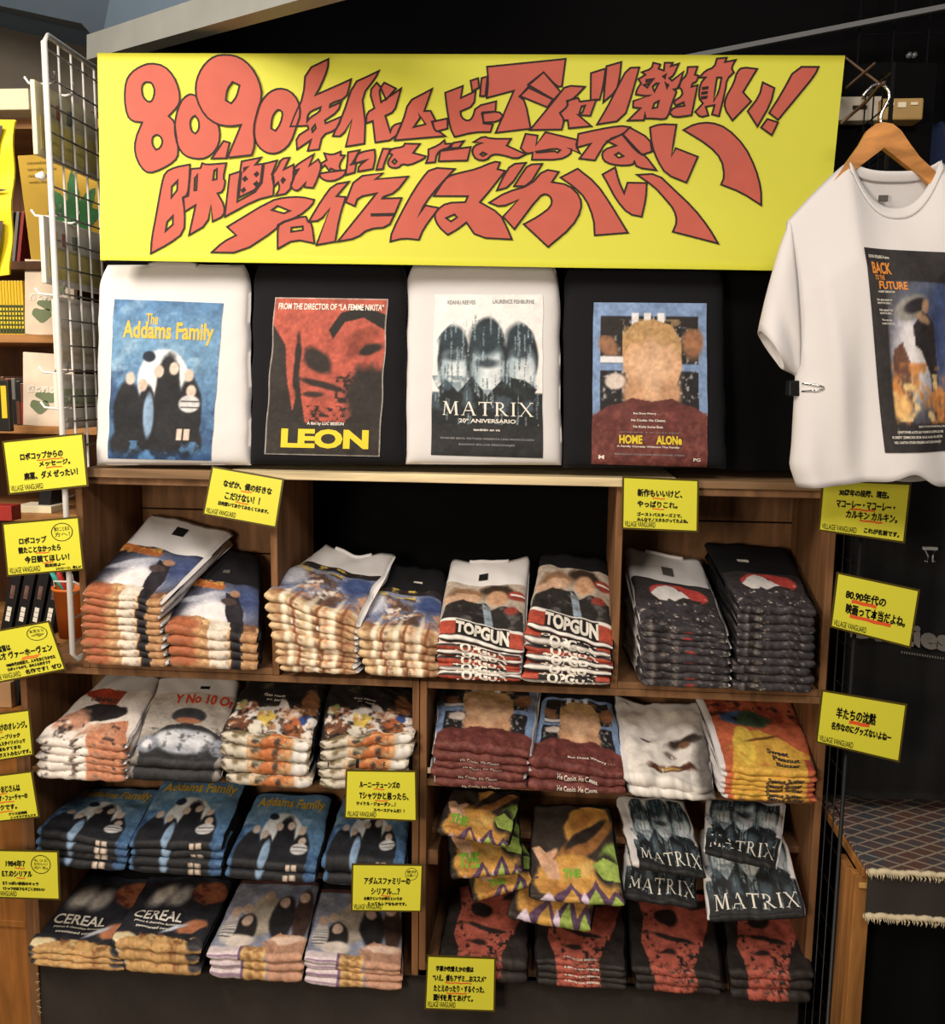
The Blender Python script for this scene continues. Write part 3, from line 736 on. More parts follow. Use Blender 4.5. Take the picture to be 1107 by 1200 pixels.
LETTERS = [  # (crop, [outer, hole, hole...]) per stroke group
 ('A', [[(140,115),(205,95),(290,110),(350,170),(382,245),(388,310),(370,350),(315,403),(352,435),(358,500),(378,620),(350,670),(270,715),(190,742),(140,705),(103,625),(105,540),(150,440),(90,435),(55,400),(40,300),(50,200),(85,150)],[(185,205),(215,210),(232,260),(215,315),(188,322),(155,290),(148,235),(165,208)],[(235,510),(262,520),(278,550),(262,590),(235,600),(212,570),(212,530)]]),
 ('A', [[(460,272),(510,300),(560,360),(625,450),(635,530),(610,600),(550,650),(480,655),(410,635),(370,580),(350,490),(360,400),(390,320),(425,285)],[(480,400),(503,430),(503,480),(480,505),(455,490),(447,440),(460,410)]]),
 ('A', [[(655,548),(692,558),(670,650),(580,652)]]),
 ('A', [[(1000,240),(1065,255),(1115,310),(1130,390),(1106,460),(1070,560),(1015,612),(950,628),(890,605),(848,550),(840,460),(860,370),(895,310),(940,262)],[(1000,365),(1022,385),(1005,450),(975,490),(948,475),(955,410),(980,372)]]),
 ('A', [[(610,55),(685,48),(760,62),(830,115),(880,200),(897,290),(860,390),(840,480),(850,570),(830,632),(680,648),(765,455),(690,465),(610,450),(540,400),(492,310),(485,230),(505,160),(550,95)],[(715,205),(758,225),(740,290),(705,330),(672,312),(680,250)]]),
 ('B', [[(295,72),(290,130),(245,230),(215,280),(260,262),(430,190),(420,235),(400,300),(305,330),(300,352),(370,322),(350,378),(270,430),(275,447),(370,408),(360,450),(330,490),(255,515),(235,600),(165,608),(185,545),(100,600),(95,525),(170,480),(165,460),(60,465),(90,390),(140,290),(155,135)],[(245,352),(240,378),(180,412),(160,440),(165,400),(185,375)],[(210,455),(215,475),(195,497),(190,480)]]),
 ('B', [[(598,142),(580,180),(495,285),(510,400),(515,450),(510,568),(397,585),(435,425),(375,525),(318,522),(375,410),(445,210),(520,178)]]),
 ('B', [[(585,210),(610,240),(600,260),(610,325),(730,245),(715,300),(690,380),(635,405),(665,500),(680,460),(735,445),(690,545),(575,562),(560,435),(520,448),(525,385),(570,360),(540,262)]]),
 ('B', [[(630,210),(700,245),(640,310),(608,240)]]),
 ('B', [[(915,248),(868,378),(905,376),(935,435),(912,440),(930,495),(960,500),(990,525),(690,550),(740,440),(775,320),(850,282)],[(830,385),(875,455),(805,472),(845,415)]]),
 ('B', [[(915,440),(1005,420),(1005,480),(930,500)]]),
 ('C', [[(90,230),(78,300),(165,260),(155,345),(75,380),(80,415),(115,437),(145,420),(165,350),(285,320),(280,380),(205,385),(210,450),(265,455),(250,500),(150,502),(40,530),(15,480),(-5,360),(-15,270)]]),
 ('C', [[(200,392),(300,378),(325,408),(295,440),(212,445)]]),
 ('C', [[(135,200),(180,185),(185,240),(145,262)]]), ('C', [[(200,185),(235,175),(222,290),(190,290)]]),
 ('C', [[(232,118),(690,72),(668,232),(640,235),(562,150),(470,222),(478,238),(420,292),(455,320),(485,480),(280,505),(388,258),(230,300),(240,200)]]),
 ('C', [[(562,150),(660,265),(620,310),(475,225)]]), ('C', [[(470,238),(615,310),(582,355),(425,290)]]),
 ('C', [[(690,228),(800,235),(740,300),(700,320),(700,350),(655,390),(680,430),(665,485),(480,488),(590,355),(650,280)]]),
 ('C', [[(760,300),(770,322),(865,310),(830,405),(760,400),(835,465),(705,478),(700,430),(680,432),(655,388),(700,350),(695,318)],[(780,350),(800,345),(785,385),(765,395)]]),
 ('C', [[(835,155),(920,128),(905,230),(885,310),(832,315)]]), ('C', [[(925,115),(1010,90),(1000,180),(980,260),(905,325)]]),
 ('C', [[(1045,125),(1112,122),(1075,260),(1020,430),(868,455),(930,350),(985,240)]]),
 ('D', [[(185,95),(225,105),(215,130),(245,140),(250,95),(295,95),(285,115),(330,100),(300,170),(275,185),(290,200),(355,148),(325,245),(300,250),(315,265),(290,330),(265,415),(235,425),(190,420),(140,420),(135,380),(130,430),(38,432),(110,360),(68,355),(70,318),(180,280),(150,290),(85,280),(90,250),(115,215),(100,190),(140,165),(120,150),(175,130)],[(215,318),(205,355),(180,360),(190,330)],[(145,195),(185,190),(175,202),(145,206)],[(130,225),(165,215),(150,240)],[(180,235),(200,215),(215,215),(190,262)],[(240,175),(255,165),(250,185)],[(255,215),(270,225),(262,240)]]),
 ('D', [[(380,120),(435,118),(420,165),(440,170),(430,205),(405,215),(400,235),(435,225),(400,400),(300,415),(275,385),(300,355),(360,345),(355,325),(310,345),(300,320),(350,285),(345,250),(330,240),(340,200),(375,165)]]),
 ('D', [[(545,70),(600,65),(590,90),(650,78),(625,125),(640,150),(600,190),(590,260),(555,405),(515,395),(530,340),(480,350),(495,400),(450,412),(420,380),(465,330),(440,300),(450,215),(480,180),(445,180),(480,140),(530,120)],[(545,180),(570,180),(555,260),(525,320),(535,240)],[(465,240),(492,236),(490,244),(465,248)],[(460,268),(488,264),(486,272),(460,276)],[(458,295),(486,291),(484,299),(458,303)]]),
 ('D', [[(685,120),(770,130),(690,265),(735,318),(630,430),(585,360),(590,300),(640,210),(655,150)]]), ('D', [[(800,208),(865,240),(845,330),(770,465),(715,375),(780,290)]]),
 ('D', [[(985,118),(1110,118),(1090,165),(1000,280),(885,425),(835,385),(900,280)]]), ('D', [[(825,420),(885,440),(850,515),(790,470)]]),
 ('E', [[(295,158),(290,260),(280,340),(250,355),(265,450),(260,565),(170,630),(55,690),(60,600),(90,440),(120,270),(140,205),(200,175)],[(218,255),(215,310),(180,355),(182,290)],[(190,465),(190,515),(145,555),(155,500)]]),
 ('E', [[(370,150),(400,160),(520,150),(500,240),(515,255),(500,320),(465,330),(510,405),(505,465),(435,498),(425,400),(405,515),(290,580),(330,400),(262,440),(255,355),(285,345),(300,185),(360,180)],[(340,222),(335,310),(322,312),(325,240)],[(462,185),(460,245),(438,250),(445,195)]]),
 ('E', [[(615,140),(735,118),(700,160),(755,155),(835,135),(825,160),(800,220),(815,235),(810,345),(700,370),(510,470),(540,220),(605,200)],[(607,205),(613,205),(597,355),(728,294),(743,165),(752,165),(735,302),(588,380),(594,290)],[(638,232),(648,245),(632,255),(624,245)],[(710,205),(718,215),(705,228),(695,218)],[(708,262),(715,272),(702,285),(692,275)],[(630,300),(636,310),(622,322),(614,312)],[(630,180),(655,172),(630,196)]]),
 ('E', [[(860,125),(910,120),(890,160),(875,190),(935,160),(935,240),(905,330),(825,345),(850,300),(840,265),(815,290),(800,225),(835,180)],[(870,240),(882,250),(868,268),(860,255)]]),
 ('E', [[(1060,100),(1030,170),(1085,130),(1107,170),(1080,250),(1055,300),(1000,295),(1010,265),(965,318),(930,310),(915,280),(940,240),(930,215),(945,170),(1000,135)],[(945,195),(965,190),(945,225)]]),
 ('F', [[(115,95),(165,105),(215,85),(215,108),(240,108),(205,165),(215,195),(190,200),(155,185),(145,200),(120,165),(100,180),(95,155),(130,135)]]),
 ('F', [[(85,215),(150,205),(245,195),(240,225),(190,255),(140,262),(95,245)]]),
 ('F', [[(260,90),(330,78),(290,150),(275,165),(310,155),(300,210),(245,225),(255,150)]]), ('F', [[(335,90),(420,75),(425,130),(410,190),(320,205),(325,170),(385,130),(330,150),(300,155),(310,115)]]),
 ('F', [[(470,70),(515,72),(480,150),(470,190),(430,195),(445,140)]]), ('F', [[(520,70),(590,60),(600,40),(690,42),(650,95),(725,115),(715,130),(625,170),(585,160),(560,185),(510,182),(495,150),(525,105),(505,95)],[(540,132),(552,145),(538,160),(525,148)]]),
 ('F', [[(740,75),(800,50),(835,20),(840,42),(880,40),(875,62),(820,75),(790,100),(780,150),(725,155),(740,120)]]), ('F', [[(890,35),(950,25),(920,65),(850,70)]]), ('F', [[(810,85),(990,60),(970,140),(800,145)]]),
 ('C', [[(210,525),(250,540),(370,540),(345,580),(455,630),(400,660),(320,635),(260,630),(225,668),(165,665),(140,620),(155,580),(205,565),(150,560)],[(205,620),(225,630),(205,642),(190,632)]]),
 ('C', [[(455,510),(525,520),(515,575),(570,500),(755,545),(745,580),(770,625),(690,590),(720,600),(715,630),(650,662),(490,662),(495,620),(460,628),(425,595)],[(515,615),(630,595),(655,605),(640,620),(620,610),(520,622)]]),
 ('C', [[(760,510),(870,485),(1000,462),(1055,470),(1020,510),(925,545),(855,665),(765,655),(830,568),(750,590),(755,545)]]),
 ('H', [[(205,85),(290,190),(335,205),(400,295),(290,280),(275,245),(265,265),(180,268),(110,250),(88,215),(100,175),(170,150),(120,125)],[(185,192),(212,212),(185,222),(165,205)]]), ('H', [[(250,45),(365,110),(375,185),(318,205),(210,85)]]),
 ('H', [[(365,45),(420,25),(515,28),(500,120),(485,215),(510,165),(635,215),(570,368),(455,320),(405,235),(375,150)]]), ('H', [[(555,58),(620,22),(710,12),(800,45),(900,150),(960,280),(990,400),(990,500),(880,425),(765,378),(785,330),(770,230),(700,150)]]),
 ('E', [[(525,530),(790,375),(880,355),(980,352),(1060,370),(1050,400),(965,470),(840,510),(830,545),(610,685),(430,682),(500,620),(580,580)],[(835,405),(910,435),(875,450),(800,430)]]),
 ('E', [[(960,475),(1010,470),(1020,500),(1045,510),(1060,630),(940,605),(835,662),(835,545),(850,510)],[(920,535),(990,528),(990,550),(918,560)]]),
 ('F', [[(265,265),(190,350),(245,355),(205,480),(180,620),(65,640),(150,420),(90,495),(20,500),(100,370),(170,280)]]),
 ('F', [[(305,235),(470,215),(425,250),(620,235),(545,330),(470,355),(465,365),(580,362),(540,455),(400,458),(400,466),(535,464),(500,535),(380,545),(310,600),(195,620),(430,335),(320,355),(300,410),(245,385)]]),
 ('F', [[(755,182),(895,190),(800,290),(720,390),(670,480),(720,405),(800,420),(710,540),(680,610),(590,600),(510,620),(520,560),(620,370),(690,260)]]),
 ('G', [[(165,190),(270,145),(305,150),(290,190),(335,200),(250,310),(185,385),(300,450),(340,530),(370,605),(165,595),(105,505),(55,545),(-5,580),(-60,530),(-85,470),(-65,430),(-10,390),(100,385),(115,350),(-85,350),(-20,250),(20,225),(100,205)],[(-15,480),(35,458),(50,475),(15,500)]]),
 ('G', [[(370,160),(455,152),(360,295),(285,315),(320,240)]]), ('G', [[(470,162),(550,158),(470,290),(385,290),(430,220)]]),
 ('G', [[(560,190),(645,205),(605,265),(700,280),(770,350),(775,430),(720,530),(580,650),(440,515),(530,465),(600,410),(605,360),(570,332),(530,350),(385,545),(320,470),(410,370),(310,415),(240,388),(340,325),(480,285)]]),
 ('G', [[(755,185),(860,270),(940,390),(1040,565),(850,580),(845,480),(800,360),(730,290),(655,238)]]),
 ('H', [[(165,278),(185,360),(215,430),(235,368),(345,370),(340,460),(315,570),(240,555),(170,470),(120,370),(92,320)]]),
 ('H', [[(290,322),(405,315),(500,410),(610,520),(690,630),(745,730),(620,695),(490,660),(515,600),(500,530),(450,465),(385,390)]]),
]


def chaikin(pts):
    """cut only the blunt corners so sharp tips stay"""
    out = []; n = len(pts)
    for i in range(n):
        a, b, c = (np.array(pts[(i+k) % n], float) for k in (-1, 0, 1))
        d1, d2 = a-b, c-b; ca = d1 @ d2/(np.linalg.norm(d1)*np.linalg.norm(d2)+1e-9)
        if ca < -.45:
            out += [b+d1*.25, b+d2*.25]
        else:
            out.append(b)
    return out


from mathutils.geometry import tessellate_polygon
for li, (cr, loops) in enumerate(LETTERS):
    ox, oy = OR[cr]; mb = MB(); LP = []
    for lp in loops:
        q = chaikin(lp) if len(lp) > 4 else [np.array(p, float) for p in lp]
        LP.append([np.array([ox+p[0]/5.032, oy+p[1]/5.032]) for p in q])
    flat = [p for l in LP for p in l]
    tri = tessellate_polygon([[Vector((p[0], p[1], 0)) for p in l] for l in LP])
    off = .0016+.00025*(li % 5)+(.0012 if cr in 'A' and li == 4 else 0)

    def to3(pts, o_):
        uv = np.array([bpx(*p) for p in pts]); return BF(uv[:, 0], uv[:, 1], o_)
    mb.add(to3(flat, off), [tuple(t) for t in tri], 0)
    for l in LP:
        n = len(l); w = 2.1; L_, R_ = [], []
        for i in range(n):
            a, b, c = l[i-1], l[i], l[(i+1) % n]
            d1 = (b-a)/(np.linalg.norm(b-a)+1e-9); d2 = (c-b)/(np.linalg.norm(c-b)+1e-9)
            n1 = np.array([-d1[1], d1[0]]); n2 = np.array([-d2[1], d2[0]]); m_ = n1+n2; k = m_ @ m_
            m_ = m_*(2/k if k > .45 else 2/.45)*.5*2/2 if k > 0 else n1
            L_.append(b+m_*w); R_.append(b-m_*w)
        mb.add(to3(L_+R_, off+.0008), [(i, (i+1) % n, n+(i+1) % n, n+i) for i in range(n)], 1)
    mb.build('letter', [SIGNR, SIGNO], ban)

# ================================================================== DISPLAY SHIRTS


def display(quad, cloth, art, pq, texts, label, thick=.05, y=-.015):
    """a shirt folded round a board and stood upright; quad = corners of its front in the photo"""
    Qf = bil([P(*quad[0], y+.035), P(*quad[1], y+.035), P(*quad[2], y), P(*quad[3], y)])
    rs = np.random.RandomState(int(quad[0][0]))

    def S(u, v, off=0.0, side=1):
        u = np.asarray(u, float); v = np.asarray(v, float); p = Qf(u, v)
        e = np.maximum(1-np.abs(2*u-1)**14, 0)**.5*np.maximum(1-np.abs(2*v-1)**16, 0)**.5
        b = .006*np.sin(np.pi*u)*np.sin(np.pi*v)+.0016*wob(u*1.2, v*1.6, int(quad[0][0]))
        p[..., 1] += thick/2-side*(thick/2*e+b+off)
        p[..., 2] += .009*np.exp(-((u-.5)/.16)**4)*np.exp(-(v/.06)**2)
        # rounded shoulders, soft sides
        k = np.clip(.12-v, 0, .12)/.12
        p[..., 0] += (.5-u)*.10*k**2*(quad[1][0]-quad[0][0])/480
        p[..., 0] += .003*wob(v*1.5, u*0, 3+int(quad[0][0]))*np.abs(2*u-1)
        return p
    n, m = 44, 52
    us = (1-np.cos(np.pi*np.linspace(0, 1, n)))/2*.5+np.linspace(0, 1, n)*.5; vs = (1-np.cos(np.pi*np.linspace(0, 1, m)))/2*.5+np.linspace(0, 1, m)*.5
    UU, VV = np.meshgrid(us, vs, indexing='ij')
    a_, b_ = S(UU, VV).reshape(-1, 3), S(UU, VV, 0, -1).reshape(-1, 3); N_ = n*m
    fc = [tuple(reversed(q)) for q in grid_faces(n, m)]+[tuple(N_+k for k in q) for q in grid_faces(n, m)]
    ring = [i*m for i in range(n)]+[(n-1)*m+j for j in range(1, m)]+[i*m+m-1 for i in range(n-2, -1, -1)]+[j for j in range(m-2, 0, -1)]
    for i in range(len(ring)):
        p, q = ring[i], ring[(i+1) % len(ring)]; fc.append((p, q, N_+q, N_+p))
    base = S(.5, 1.0)
    root = obj('display_shirt', np.concatenate([a_, b_])-base, fc, cloth, None, True); root.location = tuple(map(float, base))
    tag(root, label, 'shirt', 'display shirts standing on the top board')
    # print region given in photo pixels -> (u,v) of the front

    def uvof(x, y_):
        u = v = .5
        for _ in range(8):
            xl = quad[0][0]*(1-v)+quad[3][0]*v; xr = quad[1][0]*(1-v)+quad[2][0]*v; u = (x-xl)/(xr-xl)
            yt = quad[0][1]*(1-u)+quad[1][1]*u; yb = quad[3][1]*(1-u)+quad[2][1]*u; v = (y_-yt)/(yb-yt)
        return np.array([u, v, 0])
    pf = bil([uvof(*k) for k in pq])

    def F(cu, cv, off=.0015):
        w = pf(cu, cv); return S(w[..., 0], w[..., 1], off)
    mu, mv = 130, 184
    UU, VV = np.meshgrid(np.linspace(0, 1, mu), np.linspace(0, 1, mv), indexing='ij')
    pr = obj('print', F(UU, VV).reshape(-1, 3), [tuple(reversed(q)) for q in grid_faces(mu, mv)], print_mat(), root, True)
    cl = art.at(UU.ravel(), VV.ravel()*.999)
    at = pr.data.color_attributes.new('ink', 'FLOAT_COLOR', 'POINT'); at.data.foreach_set('color', np.concatenate([cl, np.ones((len(cl), 1))], 1).astype(np.float32).ravel())
    for (s, u0, v0, u1, v1, mm, *rest) in texts:
        mb = MB(); put_text(mb, lambda a, b: F(a, b, .0026), s, u0, v0, u1, v1, 0, rest[1] if len(rest) > 1 else .02, 0, rest[0] if rest else 0)
        mb.build('lettering', mm, root)
    # collar rib at the top edge
    q = MB(); q.tube([S(x, .012+.02*(1-((x-.5)/.2)**2)*0, .004) for x in np.linspace(.33, .67, 14)], .006, 6); q.build('collar', cloth, root, True)
    return root


GREYT = mat('grey_ink', '8d8f92', .6); DTXT = mat('dark_ink', '3a3634', .6)
display([(113, 309), (291, 309), (290, 546), (108, 546)], WHITE, A['family'], [(135, 350), (263, 355), (247, 540), (126, 537)],
        [('The', .31, .08, .42, .15, GTXT), ('Addams Family', .1, .13, .94, .27, GTXT, 0, .03)], 'white shirt with blue print of dark figures standing on brown board')
display([(294, 304), (476, 304), (474, 546), (290, 545)], BLACK, A['framed'], [(323, 348), (455, 350), (445, 535), (310, 532)],
        [('FROM THE DIRECTOR OF “LA FEMME NIKITA”', .04, .035, .97, .075, WTXT), ('LEON', .14, .83, .9, .955, YTXT, 0, .05), ('A film by LUC BESSON', .36, .785, .68, .81, WTXT)], 'black shirt with red and charcoal print and big yellow letters')
display([(476, 305), (655, 305), (658, 546), (474, 545)], WHITE, A['code'], [(510, 345), (636, 345), (636, 537), (505, 533)],
        [('KEANU REEVES', .12, .035, .38, .06, GREYT), ('LAURENCE FISHBURNE', .54, .03, .92, .055, GREYT), ('MATRIX', .1, .66, .92, .745, WTXT, 0, .0), ('20º ANIVERSARIO', .25, .765, .76, .79, WTXT), ('también en vo', .38, .825, .62, .84, WTXT), ('WARNER BROS. PICTURES PRESENTA UNA PRODUCCIÓN', .08, .88, .92, .895, GREYT), ('BASADO EN LOS PERSONAJES', .25, .92, .75, .935, GREYT)], 'white shirt with grey and blue print of three rounded faces')
display([(661, 305), (849, 306), (852, 550), (659, 549)], BLACK, A['knit'], [(696, 354), (828, 355), (829, 548), (693, 544)],
        [('But Dont Worry . . .', .36, .67, .6, .685, WTXT), ('He Cooks. He Cleans.', .34, .71, .64, .725, WTXT), ('He Kicks Some Butt.', .36, .75, .62, .765, WTXT), ('HOME', .24, .81, .44, .865, YTXT, 0, .04), ('ALONe', .56, .81, .78, .865, YTXT, 0, .04), ('A Family Comedy Without The Family', .22, .875, .76, .89, WTXT), ('JOHN HUGHES', .24, .79, .76, .797, GREYT), ('MACAULAY CULKIN JOE PESCI DANIEL STERN', .2, .925, .8, .938, GREYT), ('M', .06, .94, .11, .965, WTXT), ('PG', .88, .945, .94, .965, WTXT)], 'black shirt with maroon knit and blue window print')

# ================================================================== STACKS OF FOLDED SHIRTS
BL_ = mat('label_black', '141414', .7); GL_ = mat('label_grey', '55524e', .7); WL_ = mat('label_white', 'cfcac2', .7)
Z1 = ZT1+.001
stack('S1', 9, WHITE, A['dusk'], 'white shirt with tan violet print', 'leftmost pile in upper left crate', (97, 690), (190, 704), (272, 622), (176, 598), Z1,
      dict(p0=.42, v0=.05, v1=.72, v2=.86, dip=.02, neck=(.5, .12, .07, .1, BL_), pa=(.02, .97), wamp=.005), [(98, 770), (197, 772)], yb=.31)
stack('S2', 4, BLACK, A['dusk'], 'black shirt with tan violet print', 'right pile in upper left crate', (193, 729), (307, 744), (308, 650), (240, 636), Z1,
      dict(p0=.45, v0=.05, v1=.72, v2=.86, pa=(.03, .97), neck=(.5, .3, .05, .04, GL_)), [(196, 774), (303, 779)], yb=.30)
stack('S3', 9, WHITE, A['adventure'], 'white shirt with brown collage', 'pile just right of upper left crate', (308, 690), (422, 728), (462, 645), (379, 634), Z1,
      dict(p0=.38, v0=0, v1=.68, v2=.84, dip=.16, collar=1, pa=(.0, .96), wamp=.007, amp=.006, wavy=.03), [(328, 787), (420, 793)])
stack('S4', 5, BLACK, A['adventure'], 'black shirt with brown collage', 'second pile right of upper left crate', (415, 736), (515, 745), (524, 668), (450, 660), Z1,
      dict(p0=.4, v0=0.02, v1=.7, v2=.84, pa=(.02, .98), wamp=.006, amp=.005, neck=(.6, .25, .06, .03, WL_)), [(425, 796), (515, 791)])
tg = [('TOPGUN', .2, .755, .84, .93, WTXT, 0, .05)]
stack('S5', 6, WHITE, A['jackets'], 'white shirt with red-banded print', 'third pile of the middle bay', (512, 739), (613, 760), (619, 645), (526, 648), Z1,
      dict(p0=.36, v0=.1, v1=.93, v2=1.0, dip=.14, collar=1, neck=(.45, .2, .055, .09, BL_), pa=(.0, .98), text=tg, ltext=[('TOPGUN', .2, .93, .84, .985, WTXT, 0, .05)], wamp=.006), [(514, 796), (613, 798)])
stack('S6', 6, BLACK, A['jackets'], 'black shirt with red-banded print', 'pile just left of upper right crate', (617, 726), (719, 758), (716, 655), (634, 648), Z1,
      dict(p0=.2, v0=.1, v1=.93, v2=1.0, pa=(.0, .98), text=tg, ltext=[('TOPGUN', .2, .93, .84, .985, WTXT, 0, .05)], wamp=.006), [(612, 796), (718, 797)])
stack('S7', 8, WHITE, A['charcoal'], 'white shirt with charcoal print', 'left pile in upper right crate', (751, 727), (855, 740), (822, 652), (733, 636), Z1,
      dict(p0=.44, v0=.0, v1=.7, v2=.86, dip=.1, collar=1, neck=(.48, .22, .07, .12, GL_), pa=(.0, .97)), [(750, 798), (856, 801)])
stack('S8', 10, BLACK, A['charcoal'], 'black shirt with charcoal print', 'right pile in upper right crate', (863, 708), (957, 713), (924, 642), (826, 634), Z1,
      dict(p0=.5, v0=.04, v1=.62, v2=.8, pa=(.02, .97), neck=(.35, .3, .07, .04, WL_)), [(857, 801), (953, 804)])
# second tier
stack('S9', 5, WHITE, A['derby'], 'white shirt with flesh-coloured print', 'leftmost pile of second shelf', (44, 862), (150, 872), (192, 792), (128, 785), ZA,
      dict(p0=.28, v0=.02, v1=.72, v2=.9, pa=(.02, .98), yf=-.06, amp=.006, wamp=.006, text=[('CLOCKWORK', .02, .06, .5, .13, RTXT), ('ORANGE', .2, .15, .58, .22, DTXT)]), [(42, 905), (150, 902)])
stack('S10', 2, WHITE, A['steel'], 'white shirt with steel grey armour print', 'second pile of second shelf', (150, 884), (258, 892), (282, 792), (182, 790), ZA,
      dict(p0=.25, v0=.05, v1=.88, v2=1, pa=(.02, 1), yf=-.045, neck=(.62, .16, .05, .04, BL_), text=[('Y No 10 On', .3, .07, 1, .2, RTXT, 0, .03)]), [(146, 902), (262, 902)])
tj = [('Get ready', .3, .2, .56, .235, WTXT), ('to jam', .34, .25, .54, .285, WTXT)]
stack('S11', 4, BLACK, A['crowd'], 'black shirt with crowded colourful print', 'left of two colourful piles', (258, 854), (369, 868), (384, 792), (291, 788), ZA,
      dict(p0=.12, v0=0, v1=.7, v2=.98, pa=(.02, .98), text=tj, wamp=.007, amp=.006, yf=-.04), [(262, 912), (366, 902)])
stack('S12', 5, BLACK, A['crowd'], 'black shirt with crowded colourful print', 'right of two colourful piles', (372, 868), (487, 858), (486, 806), (388, 790), ZA,
      dict(p0=.12, v0=0, v1=.7, v2=.98, pa=(.02, .98), text=tj, wamp=.007, amp=.006, yf=-.04), [(372, 912), (480, 902)])
th_ = [('But Dont Worry . . .', .34, .8, .68, .825, WTXT)]
lh = [('He Cooks. He Cleans.', .3, .9, .72, .94, WTXT)]
stack('S13', 5, WHITE, A['knit'], 'white shirt with maroon knit print', 'left of two maroon piles', (508, 866), (624, 879), (632, 790), (513, 788), ZD,
      dict(p0=.2, v0=.05, v1=.8, v2=.98, pa=(.01, .97), ltext=lh, wamp=.006, amp=.005, neck=(.5, .1, .04, .05, GL_)), [(507, 917), (619, 919)])
stack('S14', 3, BLACK, A['knit'], 'black shirt with maroon knit print', 'right of two maroon piles', (618, 884), (737, 904), (716, 800), (640, 796), ZD,
      dict(p0=.25, v0=.05, v1=.86, v2=.98, pa=(.03, .97), ltext=lh, text=[('But Dont Worry . . .', .4, .78, .9, .81, WTXT)], wamp=.008, amp=.006), [(615, 918), (736, 922)])
stack('S15', 2, WHITE, A['marks'], 'rumpled white shirt with fine brown marks', 'between maroon and orange piles', (730, 902), (838, 920), (828, 812), (716, 806), ZD,
      dict(p0=.12, v0=0, v1=.97, v2=1.0, pa=(.08, 1), dip=.16, wamp=.012, amp=.008, yf=-.04, t=.02), [(738, 924), (838, 930)])
stack('S16', 6, WHITE, A['pack'], 'white shirt with orange and yellow print', 'right end of second shelf', (845, 893), (958, 903), (926, 812), (812, 800), ZD,
      dict(p0=.15, v0=.0, v1=.86, v2=1.0, pa=(.06, 1), wamp=.006, amp=.005, text=[('Sweet', .5, .66, .74, .71, DTXT, 0, .04), ('Peanut', .55, .72, .85, .77, DTXT, 0, .04), ('Butter', .57, .79, .84, .84, DTXT, 0, .04)], ltext=[('Peanut Butter', .45, .9, .85, .97, DTXT, 0, .04)]), [(841, 931), (953, 936)])
# third tier, left
tf = [('Addams Family', .08, .13, .95, .27, GTXT, 0, .03)]
for nm, n, fl, fr_, br, bl, bt, pl in (('S17', 4, (42, 968), (151, 988), (192, 922), (92, 922), [(38, 1006), (150, 1012)], 'leftmost pile of third shelf'),
                                   ('S18', 4, (150, 984), (262, 987), (292, 912), (192, 910), [(150, 1014), (262, 1017)], 'second pile of third shelf'),
                                   ('S19', 2, (264, 1002), (371, 1014), (389, 930), (299, 925), [(262, 1020), (371, 1026)], 'third pile of third shelf'),
                                   ('S20', 2, (377, 998), (476, 1006), (484, 932), (402, 928), [(375, 1012), (478, 1014)], 'fourth pile of third shelf')):
    stack(nm, n, BLACK, A['family'], 'dark shirt with blue print', pl, fl, fr_, br, bl, ZB_, dict(p0=.05, v0=.08, v1=.76, v2=.9, pa=(.02, .98), text=tf, wamp=.004), bt)
# bottom tier, left
tcz = [('CEREAL', .12, .5, .66, .62, WTXT, 0, .02), ('peanut & chocolate flavoured', .16, .64, .66, .67, WTXT), ('sweetened cereal', .2, .69, .6, .72, WTXT)]
stack('S21', 3, BLACK, A['navy'], 'dark shirt with navy cereal print', 'leftmost pile of bottom shelf', (32, 1106), (150, 1120), (190, 1020), (84, 1016), ZC_, dict(p0=.12, v0=0, v1=.88, v2=1, pa=(.01, .99), text=tcz, wamp=.006), [(40, 1122), (150, 1128)], yf=-.05)
stack('S22', 3, BLACK, A['navy'], 'dark shirt with navy cereal print', 'second pile of bottom shelf', (128, 1097), (238, 1106), (276, 1022), (178, 1016), ZC_, dict(p0=.12, v0=0, v1=.86, v2=1, pa=(.01, .99), text=tcz, wamp=.006), [(146, 1128), (235, 1130)], yf=-.05)
stack('S23', 3, BLACK, A['group'], 'dark shirt with pale group print', 'third pile of bottom shelf', (243, 1112), (357, 1116), (376, 1026), (284, 1022), ZC_, dict(p0=.1, v0=0, v1=.82, v2=.95, pa=(.01, .99), wamp=.005), [(245, 1136), (355, 1140)], yf=-.05)
stack('S24', 4, BLACK, A['group'], 'dark shirt with pale group print', 'fourth pile of bottom shelf', (357, 1118), (471, 1130), (472, 1042), (372, 1034), ZC_, dict(p0=.1, v0=0, v1=.82, v2=.95, pa=(.01, .99), wamp=.005), [(355, 1142), (471, 1152)], yf=-.05)
# bottom tier, right
tl = [('A film by LUC BESSON', .3, .8, .68, .83, WTXT)]
for nm, n, fl, fr_, br, bl, bt, v1, pl in (('S29', 2, (514, 1118), (621, 1124), (621, 1040), (530, 1036), [(514, 1128), (621, 1134)], .74, 'pile above the lowest yellow card'),
                                       ('S30', 4, (629, 1122), (736, 1132), (732, 1046), (628, 1042), [(630, 1152), (736, 1160)], .8, 'second of four red piles'),
                                       ('S31', 3, (740, 1128), (847, 1140), (836, 1046), (736, 1046), [(745, 1152), (846, 1158)], .72, 'third of four red piles'),
                                       ('S32', 3, (850, 1132), (953, 1136), (934, 1046), (846, 1052), [(858, 1164), (952, 1158)], .74, 'rightmost red pile')):
    stack(nm, n, BLACK, A['redpile'], 'black shirt with red blotches', pl, fl, fr_, br, bl, ZF, dict(p0=.03, v0=.0, v1=.84, v2=.97, pa=(.02, .98), text=tl if nm == 'S30' else None, ltext=[('A film by LUC BESSON', .3, .86, .7, .885, WTXT)] if nm == 'S30' else None, wamp=.005, yf=-.05), bt)
